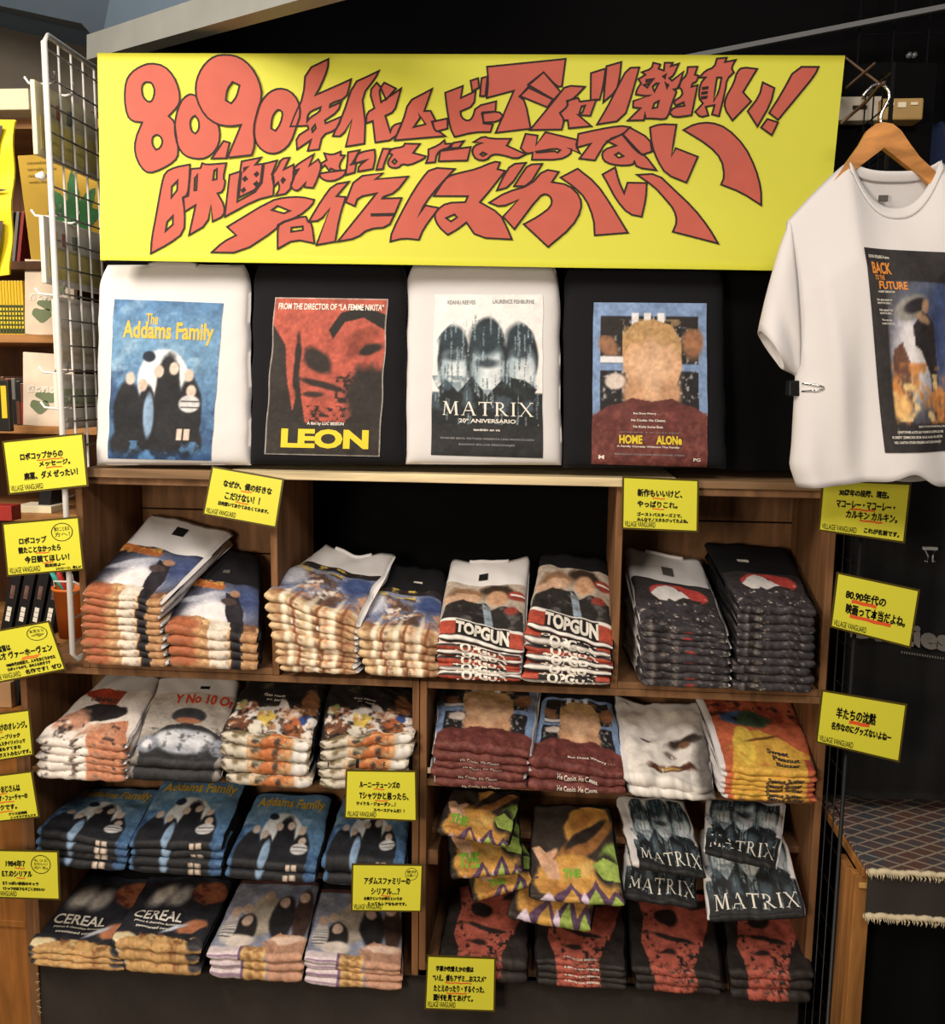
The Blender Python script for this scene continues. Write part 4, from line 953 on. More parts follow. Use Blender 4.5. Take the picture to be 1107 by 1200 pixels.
# third tier, right: shirts drooping over the recessed shelf edge
tm = [('THE', .36, .62, .56, .7, GREEN, 0, .06)]
stack('S25a', 1, BLACK, A['zigzag'], 'dark shirt with yellow zigzag print', 'lowest of three at left, drooping', (552, 1050), (634, 1026), (600, 962), (530, 968), None, dict(p0=.1, v0=.1, v1=.8, v2=.9, pa=(.02, .98), text=[('THE', .25, .7, .5, .78, GREEN, 0, .06)], yf=-.03, yb=.2, t=.02, wamp=.007))
stack('S25b', 1, BLACK, A['zigzag'], 'dark shirt with yellow zigzag print', 'middle of three at left', (528, 1022), (614, 1014), (608, 952), (524, 958), None, dict(p0=.05, v0=.3, v1=.82, v2=.92, pa=(.02, .98), text=[('THE', .1, .66, .4, .8, GREEN, 0, .06)], yf=-.05, yb=.17, t=.02, wamp=.006))
stack('S25c', 1, BLACK, A['zigzag'], 'dark shirt with yellow zigzag print', 'uppermost of three at left', (512, 968), (598, 984), (612, 928), (530, 920), None, dict(p0=.1, v0=.25, v1=.8, v2=.95, pa=(.02, .98), text=[('THE', .12, .62, .38, .74, GREEN, 0, .06)], yf=-.06, yb=.17, t=.02, wamp=.007))
stack('S26a', 1, BLACK, A['zigzag'], 'dark shirt with yellow zigzag print', 'rolled under the large hat-print shirt', (594, 1066), (694, 1082), (705, 985), (620, 985), None, dict(p0=.1, v0=.3, v1=.9, v2=1, pa=(.02, .98), yf=-.05, yb=.16, t=.028, wamp=.006))
stack('S26b', 1, BLACK, A['zigzag'], 'dark shirt with large yellow hat-shaped print', 'right of the drooping three', (622, 1050), (737, 1058), (716, 940), (626, 938), None, dict(p0=.04, v0=.0, v1=.88, v2=1, pa=(.02, .98), text=tm, yf=-.075, yb=.2, t=.02, wamp=.005), mid=(.45, (622, 985), (722, 990), .06))
tx = [('MATRIX', .06, .69, .96, .79, WTXT, 0, 0)]
stack('S27a', 1, WHITE, A['code'], 'white shirt with grey face print', 'lower of two beside the zigzag shirts', (724, 1046), (815, 1058), (812, 965), (735, 960), None, dict(p0=.1, v0=.3, v1=.82, v2=.9, pa=(.05, 1), text=tx, yf=-.03, yb=.2, t=.018, wamp=.006))
stack('S27b', 1, WHITE, A['code'], 'white shirt with grey face print', 'upper of two beside the zigzag shirts', (738, 1008), (826, 1022), (800, 935), (720, 932), None, dict(p0=.06, v0=.2, v1=.82, v2=.9, pa=(.1, 1), text=tx, yf=-.05, yb=.2, t=.018, wamp=.007))
stack('S28a', 1, WHITE, A['code'], 'white shirt with grey face print', 'lower of two at the far right', (831, 1077), (947, 1072), (915, 960), (822, 968), None, dict(p0=.1, v0=.25, v1=.83, v2=.9, pa=(.02, .99), text=tx, yf=-.06, yb=.17, t=.018, wamp=.005), mid=(.4, (824, 1000), (928, 1000), .04))
stack('S28b', 1, WHITE, A['code'], 'white shirt with grey face print', 'upper of two at the far right', (822, 992), (908, 1012), (920, 940), (826, 934), None, dict(p0=.06, v0=.3, v1=.82, v2=.9, pa=(.02, .98), text=tx, yf=-.065, yb=.2, t=.018, wamp=.007))

# black backdrop cloth behind the display shirts
mb = MB(); nx, nz = 70, 6; V = []
for i in range(nx):
    x = -1.16+i*(2.02/(nx-1))
    for j in range(nz):
        w = j/(nz-1); V.append((x, .085+.008*math.sin(x*23)+.004*math.sin(x*57+w*3), 2.40-w*(2.40-ZTOP-.045)))
V += [(x, y+.003, z) for x, y, z in V]; n_ = nx*nz; gf = grid_faces(nx, nz)
F_ = gf+[tuple(reversed([q+n_ for q in f])) for f in gf]+[(i*nz+nz-1, (i+1)*nz+nz-1, n_+(i+1)*nz+nz-1, n_+i*nz+nz-1) for i in range(nx-1)]
tag(obj('backdrop_cloth', V, F_, CURT, None, True), 'black backdrop cloth hanging behind the banner and display shirts', 'cloth')

# ================================================================== YELLOW CARDS
ZZ = 'handwritten yellow cards'


def card(c, Ys, lines, unders, label, logo=True, stamp=None):
    q = [P(*c[0], Ys[0]), P(*c[1], Ys[1]), P(*c[2], Ys[1]), P(*c[3], Ys[0])]
    f0 = bil(q); ctr = f0(.5, .5)
    n = np.cross(q[1]-q[0], q[3]-q[0]); n /= np.linalg.norm(n)
    if n @ (CAM-ctr) < 0:
        n = -n

    def F(u, v, o=0.0):
        u = np.asarray(u, float); v = np.asarray(v, float)
        return f0(u, v)+n*o
    m = MB(); e = .0
    m.hexa([F(0, 1, -.0015), F(1, 1, -.0015), F(1, 0, -.0015), F(0, 0, -.0015), F(0, 1), F(1, 1), F(1, 0), F(0, 0)])
    m.v = [tuple(np.array(p)-ctr) for p in m.v]
    root = m.build('message_card', CARDB); root.location = tuple(map(float, ctr)); tag(root, label, 'card', ZZ)
    m = MB(); a_, b_ = .025, .035
    m.hexa([F(a_, 1-b_, .0002), F(1-a_, 1-b_, .0002), F(1-a_, b_, .0002), F(a_, b_, .0002), F(a_, 1-b_, .0006), F(1-a_, 1-b_, .0006), F(1-a_, b_, .0006), F(a_, b_, .0006)])
    m.build('paper', CARDY, root)
    m = MB()
    for (s, u0, v0, u1, v1, *r) in lines:
        put_text(m, lambda a, b: F(a, b, .0011), s, u0, v0, u1, v1, 0, .012, random.uniform(-.012, .012))
        for du, dv in ((.006, 0), (0, .009)):
            put_text(m, lambda a, b: F(a+du, b+dv, .00125), s, u0, v0, u1, v1, 0, .012, 0)
    if logo:
        put_text(m, lambda a, b: F(a, b, .0011), 'VILLAGE VANGUARD', .04, .84, .44, .945, 0, .01)
    if stamp:
        cx, cy, rx, ry, tl = stamp
        N = 26; o_ = [F(cx+rx*math.cos(t), cy+ry*math.sin(t), .0011) for t in np.linspace(0, 2*math.pi, N, False)]
        i_ = [F(cx+rx*.92*math.cos(t), cy+ry*.92*math.sin(t), .0011) for t in np.linspace(0, 2*math.pi, N, False)]
        m.add(o_+i_, [(k, (k+1) % N, N+(k+1) % N, N+k) for k in range(N)])
        for k, s in enumerate(tl):
            put_text(m, lambda a, b: F(a, b, .0011), s, cx-rx*.7, cy-ry*.6+k*ry*1.2/len(tl), cx+rx*.7, cy-ry*.6+(k+.8)*ry*1.2/len(tl), 0, .01)
    m.build('handwriting', INK, root)
    if unders:
        m = MB()
        for (u0, v, u1, *t) in unders:
            t = t[0] if t else .022; xs = np.linspace(u0, u1, 6)
            m.add([F(x, v+.006*math.sin(x*40), .0009) for x in xs]+[F(x, v+t+.006*math.sin(x*40), .0009) for x in xs], [(k, k+1, 7+k, 6+k) for k in range(5)])
        m.build('underline', INKR, root)
    return root


card([(2, 517), (98, 507), (104, 570), (10, 580)], (-.06, -.045), [('ロボコップからの', .2, .26, .72, .39), ('メッセージ。', .42, .44, .8, .54), ('麻薬、ダメ ぜったい！', .22, .62, .88, .76)], [(.4, .41, .72), (.5, .56, .7)], 'yellow card clipped to the pale wire grid, topmost at left')
card([(2, 613), (93, 605), (99, 668), (8, 676)], (-.06, -.045), [('ロボコップ', .2, .3, .55, .42), ('観たことなかったら', .18, .47, .72, .59), ('今日観てほしい！', .25, .65, .82, .78), ('指定席よー', .5, .82, .76, .88), ('いいシーン、難しい', .64, .9, .96, .95)], [(.4, .6, .58), (.48, .79, .62)], 'yellow card with an oval stamp on the pale wire grid', stamp=(.76, .26, .14, .17, ['観たことある', '方へ！']))
card([(-34, 744), (58, 727), (78, 785), (-14, 803)], (-.07, -.05), [('監督は', .26, .3, .42, .42), ('鬼才 ヴァーホーヴェン', .2, .44, .92, .58), ('1980年代の映画で、人々をおどろかせた', .3, .66, .92, .73), ('ロボットもので、あの人も好きです', .3, .75, .84, .81), ('名作です！ぜひ', .5, .84, .96, .93)], [(.52, .6, .76), (.5, .63, .72)], 'yellow card tilted upward at the foot of the pale wire grid', stamp=(.8, .2, .13, .14, ['未見なら', '今']))
card([(-55, 843), (35, 831), (40, 885), (-50, 900)], (-.12, -.1), [('時計じかけのオレンジ。', .36, .22, .94, .38), ('キューブリック', .5, .46, .84, .56), ('とてもスタイリッシュで', .48, .6, .9, .69), ('音楽もすてきな', .5, .72, .84, .8), ('イラストみたいです。', .5, .84, .96, .93)], [(.5, .4, .62)], 'yellow card half out of frame beside the flesh-print shirts')
card([(-50, 914), (38, 903), (47, 958), (-42, 968)], (-.12, -.1), [('フェスターおじさんは', .3, .24, .8, .38), ('バック・トゥ・ザ・フューチャーの', .2, .44, .88, .56), ('ドクです。', .45, .64, .72, .75), ('クリス豆知識', .6, .82, .84, .88), ('こっそりアダムスで', .62, .9, .95, .95)], [(.5, .4, .62), (.5, .58, .7), (.48, .78, .66)], 'yellow card half out of frame above the 1984 card')
card([(-20, 995), (69, 997), (71, 1055), (-20, 1052)], (-.075, -.07), [('1984年？', .3, .2, .55, .34), ('E.T.のシリアル', .25, .42, .64, .54), ('E.T.っぽい表情のキャラ', .26, .64, .72, .71), ('Tシャツのほうもすごくかわいい', .26, .75, .8, .82)], [(.42, .36, .55), (.44, .56, .55)], 'yellow card with 1984 written on it beside the navy cereal shirts', stamp=(.76, .28, .13, .19, ['もっと', 'かわいい', 'かも']))
card([(248, 546), (333, 561), (324, 619), (237, 603)], (-.032, -.03), [('なぜか、僕の好きな', .2, .22, .86, .36), ('こだけない！！', .25, .45, .72, .6), ('日向置いておりてみたくてみます。', .18, .66, .86, .74)], [(.45, .38, .6), (.4, .62, .58)], 'yellow card hanging from the board over the upper left crate')
card([(729, 558), (819, 562), (818, 624), (728, 620)], (-.034, -.032), [('新作もいいけど、', .2, .22, .78, .36), ('やっぱりこれ。', .2, .44, .72, .56), ('ゴーストバスターズ２で、', .2, .66, .78, .73), ('みんなでノスタルジってたよね。', .2, .76, .86, .83)], [(.4, .38, .56), (.4, .58, .55)], 'yellow card hanging over the charcoal shirts in the upper right crate')
card([(405, 902), (488, 903), (489, 963), (403, 959)], (-.062, -.062), [('ルーニーテューンズの', .2, .22, .76, .35), ('Tシャツかと思ったら、', .2, .44, .88, .58), ('マイケル・ジョーダン…！', .16, .63, .7, .71), ('スペースジャムだ！！', .4, .76, .82, .83)], [(.4, .37, .55), (.42, .6, .6)], 'yellow card under the colourful piles beside the centre post')
card([(412, 1012), (496, 1013), (494, 1069), (411, 1068)], (-.085, -.085), [('アダムスファミリーの', .18, .27, .82, .42), ('シリアル…？', .28, .5, .68, .63), ('お菓子というか朝食というか', .18, .68, .72, .75), ('とってもレアなものです。', .24, .79, .78, .86)], [(.42, .65, .56)], 'yellow card over the pale group-print shirts beside the centre post', stamp=(.84, .2, .09, .13, ['絶対', '可愛い！']))
card([(500, 1119), (581, 1122), (580, 1186), (497, 1183)], (-.078, -.078), [('字幕か吹替えかの僕は', .14, .18, .68, .28), ('“いえ、僕もアザミ…おススメ”', .1, .34, .86, .46), ('たとえのったり・するぐった、', .12, .53, .84, .65), ('面倒を見てあげて。', .12, .7, .68, .82)], [(.28, .48, .66), (.3, .67, .6)], 'lowest yellow card on the charcoal cloth under the red shirts')
card([(963, 562), (1068, 566), (1060, 637), (958, 622)], (-.175, -.175), [('30周年の段階、現在。', .2, .16, .76, .28), ('マコーレー・マコーレー・', .18, .36, .84, .5), ('カルキン カルキン。', .3, .54, .88, .68), ('これが名前です。', .52, .82, .92, .91)], [(.34, .5, .62, .03), (.46, .69, .72, .03)], 'yellow card just below the hem of the hanging white shirt')
card([(980, 670), (1078, 691), (1067, 760), (972, 735)], (-.175, -.175), [('80.90年代の', .14, .26, .62, .42), ('映画って本当だよね。', .16, .5, .88, .68)], [(.22, .42, .52, .06), (.22, .68, .72, .06)], 'yellow card on the black wire grid beside the black work shirt')
card([(962, 808), (1063, 825), (1054, 894), (955, 870)], (-.175, -.175), [('羊たちの沈黙', .2, .26, .66, .46), ('名作なのにグッズないよねー', .16, .54, .86, .68)], [(.36, .46, .6, .06)], 'lowest yellow card on the black wire grid at right')

# ================================================================== HANGING WHITE SHIRT
HY = -.28
CX = 1048


def shirt_pt(x, y, dy=0.0): return P(x, y, HY)+np.array([0, dy, 0])


def ytop(u, back=False):
    x = abs(u); nk = .42
    if x < nk:
        return (203 if back else 247)-((203 if back else 247)-190)*(x/nk)**(3 if back else 2.4)
    return 190+(262-190)*((x-nk)/(1-nk))**1.15


def hw(y): return float(np.interp(y, [180, 262, 330, 440, 520, 545, 570], [127, 127, 121, 119, 125, 128, 120]))


nu, nv = 61, 46; V = []; Fc = []
us = np.sin(np.linspace(-math.pi/2, math.pi/2, nu))*.6+np.linspace(-1, 1, nu)*.4
for back in (0, 1):
    for u in us:
        y0 = ytop(u, back); yb_ = 566-14*math.exp(-((u-.02)/.16)**2)*(1-back)+4*math.sin(u*5)-12*max(0, u-.1)
        for v in np.linspace(0, 1, nv):
            y = y0+(yb_-y0)*v; w = hw(y)
            b = .062*math.sqrt(max(0, 1-u*u))*min(1, (v*3.2))**.8
            fo = .007*math.sin(u*9+v*2.5)*v+.006*math.sin(u*17-v*4+2)*v*v+.006*math.exp(-((u+.82-.25*v)/.07)**2)*math.sin(v*3)+.004*math.sin(u*4+v*7)
            if not back:
                fo += .018*v*v*math.exp(-((u-.03)/.13)**2)
            V.append(shirt_pt(CX+u*w+(v*6), y, (1 if back else -1)*b-fo*(1 if abs(u) < .999 else 0)*min(1, v*4)))
    o_ = back*nu*nv; g = grid_faces(nu, nv, off=o_); Fc += g if back else [tuple(reversed(q)) for q in g]
base = shirt_pt(CX, 140)
o = obj('hanging_shirt', np.array(V)-base, Fc, WHITE, None, True); o.location = tuple(map(float, base))
bm = bmesh.new(); bm.from_mesh(o.data); bmesh.ops.remove_doubles(bm, verts=bm.verts, dist=.003); bm.to_mesh(o.data); bm.free()
so = o.modifiers.new('thickness', 'SOLIDIFY'); so.thickness = .002
hs = tag(o, 'white shirt with dark picture print on a wooden hanger at right', 'shirt')
base_h = base
for sd in (-1, 1):
    V = []; nr, ns = 14, 20
    for i in range(nr):
        s_ = i/(nr-1)
        A_ = np.array([926+(890-926)*s_-4*math.sin(s_*3.1), 258+(388-258)*s_]); B_ = np.array([936+(918-936)*s_, 442+(432-442)*s_])
        for k in range(ns):
            t = 2*math.pi*k/ns; q = (A_+B_)/2+(A_-B_)/2*math.cos(t)
            x = q[0] if sd < 0 else 2*CX-q[0]
            V.append(shirt_pt(x, q[1], -.042*math.sin(t)*(.5+.5*s_)+.004*math.sin(s_*9+t*2)))
    so_ = obj('sleeve', V, grid_faces(nr, ns, True), WHITE, hs, True); m_ = so_.modifiers.new('thickness', 'SOLIDIFY'); m_.thickness = .002
# collar ribbing
q = MB(); ru = np.linspace(-.43, .43, 33)
for back in (0, 1):
    n0 = len(q.v)
    for u in ru:
        y0 = ytop(u, back); yb_ = 566-14*math.exp(-((u-.02)/.16)**2)*(1-back)+4*math.sin(u*5)-12*max(0, u-.1)
        for k in range(6):
            v = (k*2.6-2)/(yb_-y0); y = y0+(yb_-y0)*v
            b = .062*math.sqrt(max(0, 1-u*u))*min(1, max(0, v)*3.2)**.8
            e = .0035+.002*math.sin(math.pi*k/5)
            q.v.append(tuple(shirt_pt(CX+u*hw(y)+v*6, y, (b if back else -b)-e)))
    g = grid_faces(33, 6, off=n0); g = g if back else [tuple(reversed(f)) for f in g]; q.f += g; q.m += [0]*len(g)
co = q.build('collar', WHITE, hs, True); m_ = co.modifiers.new('thickness', 'SOLIDIFY'); m_.thickness = .003
c = shirt_pt(1037, 231, -.0); q = MB(); q.box(c+[-.012, .0, -.008], c+[.006, .004, .004]); q.build('neck_label', GL_, hs)


def HF(cu, cv, off):
    """picture on the chest"""
    x = bil([np.array([1002, 294, 0.]), np.array([1097, 300, 0.]), np.array([1098, 526, 0.]), np.array([1024, 528, 0.])])(cu, cv)
    X, Y_ = x[..., 0], x[..., 1]; out = np.zeros(X.shape+(3,))
    for i in np.ndindex(X.shape):
        px_, py_ = float(X[i]), float(Y_[i]); u = 0.
        for _ in range(4):
            y0 = ytop(u); yb_ = 566-14*math.exp(-((u-.02)/.16)**2)+4*math.sin(u*5)-12*max(0, u-.1); v = (py_-y0)/(yb_-y0); u = (px_-CX-v*6)/hw(py_)
        b = .062*math.sqrt(max(0, 1-u*u))*min(1, v*3.2)**.8
        fo = .007*math.sin(u*9+v*2.5)*v+.006*math.sin(u*17-v*4+2)*v*v+.006*math.exp(-((u+.82-.25*v)/.07)**2)*math.sin(v*3)+.004*math.sin(u*4+v*7)+.018*v*v*math.exp(-((u-.03)/.13)**2)
        out[i] = shirt_pt(px_, py_, -b-fo*min(1, v*4)-off)
    return out


a = Art('2f2c2e'); a.ell(.62, .5, .45, .3, '8b90a8', .9).ell(.55, .5, .28, .22, 'dcd8dc', .8, -20).ell(.75, .26, .3, .12, '55607c', .7).ell(.95, .4, .2, .3, '3a4a78', .7)
a.ell(.5, .29, .22, .06, '8d8a86', .25, -8).ell(.55, .28, .15, .035, '2e2c30', .3, -8).poly([(.5, .38), (.66, .3), (.8, .36), (.84, .55), (.88, .75), (.9, .82), (.8, .82), (.74, .62), (.6, .5), (.52, .48)], '2f2a2c').ell(.68, .28, .05, .035, 'b58a6a', .4).ell(.64, .34, .1, .022, 'b08a6c', .5, 10)
a.poly([(.24, .5), (.36, .46), (.44, .55), (.46, .78), (.2, .78)], '6d4636').blot(8, .46, 'd8863c', 161, .05, .56, .95, .9, 6, .9).blot(10, .56, 'f2cf86', 162, .1, .62, .85, .85, 8, .9).ell(.28, .78, .15, .06, 'efb86a', .6).rect(0, .0, .2, 1, '2f2c2e').rect(0, .86, 1, 1, '2b282a').rect(0, 0, 1, .16, '2f2c2e').blot(14, .6, 'b9a890', 163, .1, .88, .95, .96, 9, .5)
a.done()
mu, mv = 56, 104
UU, VV = np.meshgrid(np.linspace(0, 1, mu), np.linspace(0, 1, mv), indexing='ij')
pr = obj('print', HF(UU, VV, .0045).reshape(-1, 3), [tuple(reversed(q)) for q in grid_faces(mu, mv)], print_mat(), hs, True)
cl = a.at(UU.ravel(), VV.ravel()*.999); at = pr.data.color_attributes.new('ink', 'FLOAT_COLOR', 'POINT'); at.data.foreach_set('color', np.concatenate([cl, np.ones((len(cl), 1))], 1).astype(np.float32).ravel())
m = MB(); OT = mat('orange_ink', 'd98a3a', .6)
for (s, u0, v0, u1, v1, mi) in (('STEVEN SPIELBERG Presents', .04, .035, .3, .05, 0), ('BACK', .06, .07, .3, .13, 1), ('TO THE', .08, .135, .2, .16, 1), ('FUTURE', .12, .165, .46, .205, 1), ('A ROBERT ZEMECKIS FILM', .1, .212, .3, .222, 0), ('He was never in', .08, .25, .26, .262, 0), ('time for his classes…', .08, .265, .26, .277, 0), ('He wasn’t in', .1, .3, .26, .312, 0), ('time for his dinner…', .1, .315, .26, .327, 0), ('Then one day…', .12, .35, .26, .362, 0), ('he wasn’t in his time at all.', .12, .365, .28, .377, 0),
                               ('BACK TO THE FUTURE MICHAEL J. FOX', .5, .87, .95, .882, 0), ('CHRISTOPHER LLOYD LEA THOMPSON CRISPIN GLOVER', .2, .895, .92, .907, 0), ('ROBERT ZEMECKIS BOB GALE ALAN SILVESTRI', .12, .92, .9, .932, 0), ('NEIL CANTON STEVEN SPIELBERG KATHLEEN KENNEDY', .14, .945, .88, .957, 0)):
    put_text(m, lambda p, q_: HF(p, q_, .0055), s, u0, v0, u1, v1, mi, .03 if mi else .01)
m.build('lettering', [WTXT, OT], hs)
# binder clip
c = shirt_pt(929, 455, -.012)
r = empty('binder_clip', c, 'black binder clip pinching the left side of the hanging white shirt', 'clip')
q = MB(); x, y, z = c; q.hexa([(x-.012, y-.012, z-.016), (x+.012, y-.006, z-.016), (x+.012, y+.03, z-.016), (x-.012, y+.03, z-.016), (x-.012, y-.006, z+.016), (x+.012, y-.002, z+.016), (x+.012, y+.028, z+.016), (x-.012, y+.026, z+.016)])
q.build('clip_body', mat('clip_black', '151517', .3), r, bevel=.002)
q = MB(); q.tube([(x+.012, y-.012, z+.010), (x+.035, y-.034, z+.008), (x+.048, y-.036, z+.004), (x+.05, y-.036, z-.001), (x+.035, y-.034, z-.003), (x+.012, y-.012, z-.006)], .0016, 6); q.build('handle', CHROME, r, True)
# hanger
op = [(945, 247), (965, 229), (995, 186), (1008, 168), (1017, 152), (1026, 145), (1035, 143), (1046, 145), (1056, 153), (1066, 168), (1078, 184), (1092, 197), (1130, 236), (1150, 256), (1145, 268), (1120, 246), (1088, 214), (1060, 192), (1036, 173), (1003, 198), (972, 240), (950, 258)]
hb = P(1035, 150, HY)
r = empty('coat_hanger', hb, 'orange-brown wooden hanger with chrome hook holding the white shirt', 'hanger')
L = [np.array([*p, 0.]) for p in op]
fr = [P(p[0], p[1], HY-.008)+np.array([0, .00, 0]) for p in op]; bk = [q+np.array([0, .018, 0]) for q in fr]; n = len(op)
tri = [tuple(t) for t in tessellate_polygon([[Vector((p[0], p[1], 0)) for p in op]])]
ho = obj('hanger_body', fr+bk, tri+[tuple(n+k for k in reversed(t)) for t in tri]+[(i, (i+1) % n, n+(i+1) % n, n+i) for i in range(n)], mat('hanger_wood', 'c98a4a', .35, wood=(3, 9, 9)), r)
q = MB(); hk = [(1033, 150), (1032, 141), (1032, 134), (1037, 124), (1042, 114), (1041, 106), (1036, 100), (1029, 98), (1021, 101), (1014, 108), (1010, 115)]
q.tube([P(x, y, HY) for x, y in hk], .003, 8); q.build('hook', CHROME, r, True)

# ================================================================== RIGHT SIDE
gx = P(990, 900, -.15)[0]; gz1 = P(1024, 74, -.15)[2]
r = empty('wire_grid_panel', (gx, -.15, FLOOR), 'black wire grid standing at the right side of the crates', 'grid')
q = MB()
for y in (-.15, .28):
    q.tube([(gx, y, FLOOR), (gx, y, gz1)], .005, 8)
for z in (FLOOR+.02, gz1-.01):
    q.tube([(gx, -.15, z), (gx, .28, z)], .005, 8)
q.build('frame', BWIRE, r, True)
q = MB()
for y in np.arange(-.09, .27, .06):
    q.tube([(gx, y, FLOOR), (gx, y, gz1)], .002, 5)
for z in np.arange(FLOOR+.1, gz1, .10):
    q.tube([(gx+.003, -.15, z), (gx+.003, .28, z)], .002, 5)
q.build('wire_mesh', BWIRE, r, True)
# arm carrying the hanger
q = MB(); q.tube([P(986, 144, -.15), P(1016, 118, -.22), P(1029, 101.5, HY), P(1037, 96, HY-.02)], .0035, 6); q.tube([P(991, 103, .0), P(1025, 74, -.14)], .003, 6); q.tube([P(991, 68, .0), P(1029, 97, -.14)], .003, 6)
tag(q.build('hook_rail', mat('bronze_wire', '5a4636', .4, metal=.6), None, True), 'dark wire arm on the black grid carrying the wooden hanger', 'hook')
# slotted rail
r = empty('slotted_rail', P(1030, 128, .05), 'pale slotted rail end with a tan block behind the wooden hanger', 'rail')
a_, b_ = P(984, 113, .05), P(1032, 141, .05)
q = MB(); zlo, zhi = b_[2], a_[2]; q.box((a_[0], .05, zlo), (b_[0], .09, zhi)); q.build('rail', mat('rail_paint', 'b9b2a4', .5), r, bevel=.003)
for x0, x1 in ((999, 1015), (1029, 1032)):
    q = MB(); u0, u1 = P(x0, 124, .049), P(x1, 128, .049); q.box((u0[0], .046, u1[2]), (u1[0], .051, u0[2])); q.build('slot', mat('slot_dark', '1a1714', .8), r)
a_, b_ = P(1032.5, 115, .03), P(1081, 140, .03)
q = MB(); q.box((a_[0], .03, b_[2]), (b_[0], .11, a_[2])); q.build('end_block', mat('tan_block', 'b3935c', .45), r, bevel=.004)
for x0, x1, y0, y1 in ((1039, 1047, 120, 124), (1052, 1061, 120, 126), (1067, 1075, 120, 123)):
    u0, u1 = P(x0, y0, .029), P(x1, y1, .029); q = MB(); q.box((u0[0], .027, u1[2]), (u1[0], .031, u0[2])); q.build('pale_square', mat('cream_square', 'f4ead0', .5), r)  # three small pale squares on the tan block
# grid behind
gz0 = 1.0; r = empty('wire_grid_panel', (1.05, .3, gz0), 'black wire grid on the dark wall behind the hanging shirt', 'grid')
q = MB()
for x in np.arange(.74, 1.5, .085):
    q.tube([(x, .3, gz0), (x, .3, 2.75)], .0028, 5)
for z in np.arange(gz0, 2.75, .11):
    q.tube([(.72, .304, z), (1.5, .304, z)], .0025, 5)
q.build('wire_mesh', mat('dark_wire', '2c2c30', .35, metal=.5), r, True)
for x_ in (1064, 1070):
    c = P(x_, 65.5, .29); q = MB(); q.tube([c, c+[0, -.012, 0]], .006, 10)
    tag(q.build('grid_clip', mat('steel_clip', '8a8a8e', .4, metal=.6), None, True), 'small round steel clip on the dark grid, '+('left' if x_ == 1064 else 'right')+' of two', 'clip', 'round steel clips')


def garment(name, outline, Y, m, label, depth=.035, n=26):
    """a hung garment: rows of (y, xl, xr) in the photo at distance Y"""
    ys = np.array([o_[0] for o_ in outline], float); V = []; k = 40
    for sgn in (-1, 1):
        for u in np.linspace(-1, 1, n):
            for y in np.linspace(ys[0], ys[-1], k):
                xl = np.interp(y, ys, [o_[1] for o_ in outline]); xr = np.interp(y, ys, [o_[2] for o_ in outline])
                p = P((xl+xr)/2+u*(xr-xl)/2, y, Y)
                p[1] += sgn*depth*math.sqrt(max(0, 1-u**4))-.006*math.sin(u*11+y*.01)*(1-u*u)-.004*math.sin(u*23+y*.02)*(1-u*u); V.append(p)
    g = grid_faces(n, k); f = [tuple(reversed(q)) for q in g]+[tuple(n*k+i for i in q) for q in g]
    for i in range(n-1):
        f += [(i*k, (i+1)*k, n*k+(i+1)*k, n*k+i*k), (i*k+k-1, n*k+i*k+k-1, n*k+(i+1)*k+k-1, (i+1)*k+k-1)]
    base = np.array(V[0]); o = obj(name, np.array(V)-base, f, m, None, True); o.location = tuple(map(float, base))
    bm = bmesh.new(); bm.from_mesh(o.data); bmesh.ops.remove_doubles(bm, verts=bm.verts, dist=.001); bm.to_mesh(o.data); bm.free()
    return tag(o, label, 'shirt')


NAVY = mat('navy_cloth', '1d2a4c', .85, .3, 60)
garment('navy_shirt', [(148, 1062, 1130), (160, 1046, 1160), (185, 1040, 1180), (330, 1036, 1200), (520, 1032, 1210)], .16, NAVY, 'navy blue garment hanging behind the wooden hanger')
wk = garment('work_shirt', [(520, 1030, 1150), (545, 1000, 1200), (600, 992, 1230), (930, 985, 1230)], .08, mat('black_work_cloth', '0b0b0d', .8, .3, 60), 'black work shirt with grey lettering hanging behind the yellow cards')
dm = mat('dim_grey_ink', '6a6662', .7); q = MB()
WF = bil([P(996, 698, .035), P(1116, 716, .035), P(1116, 766, .035), P(996, 748, .035)])
put_text(q, lambda u, v: WF(u, v), 'Dickies', 0, .44, .98, .98, 0, .05)
for k in range(20):
    q.add([WF(u, v) for u, v in ((.5+k*.025, 1.12), (.512+k*.025, 1.12), (.512+k*.025, 1.17), (.5+k*.025, 1.17))], [(0, 1, 2, 3)])
q.build('lettering', dm, wk); q = MB()
WF2 = bil([P(1038, 549, .03), P(1062, 549, .03), P(1060, 562, .03), P(1036, 562, .03)])
put_text(q, lambda u, v: WF2(u, v), '1922', 0, 0, 1, 1, 0, .0)
q.build('lettering', dm, wk)
c = P(1088, 646, .03); r = empty('spring_clip', c, 'small pale clip on the black work shirt right of the cards', 'clip')
x, y, z = c; PL = mat('pale_metal', 'b9bcc0', .3, metal=.4)
q = MB(); q.box((x-.017, y-.012, z+.004), (x+.017, y, z+.012)); q.build('jaw', PL, r, bevel=.002)
for d in (-1, 1):
    q = MB(); q.tube([(x+d*.012, y-.006, z+.006), (x+d*.005, y-.012, z-.01), (x+d*.006, y-.012, z-.024), (x+d*.012, y-.01, z-.022)], .0018, 6); q.build('handle', PL, r, True)


def Pz(px, py, z):
    d = FW + RT*(px-553.5)/FPX - UP*(py-600)/FPX
    return CAM+d*((z-EYE)/d[2])


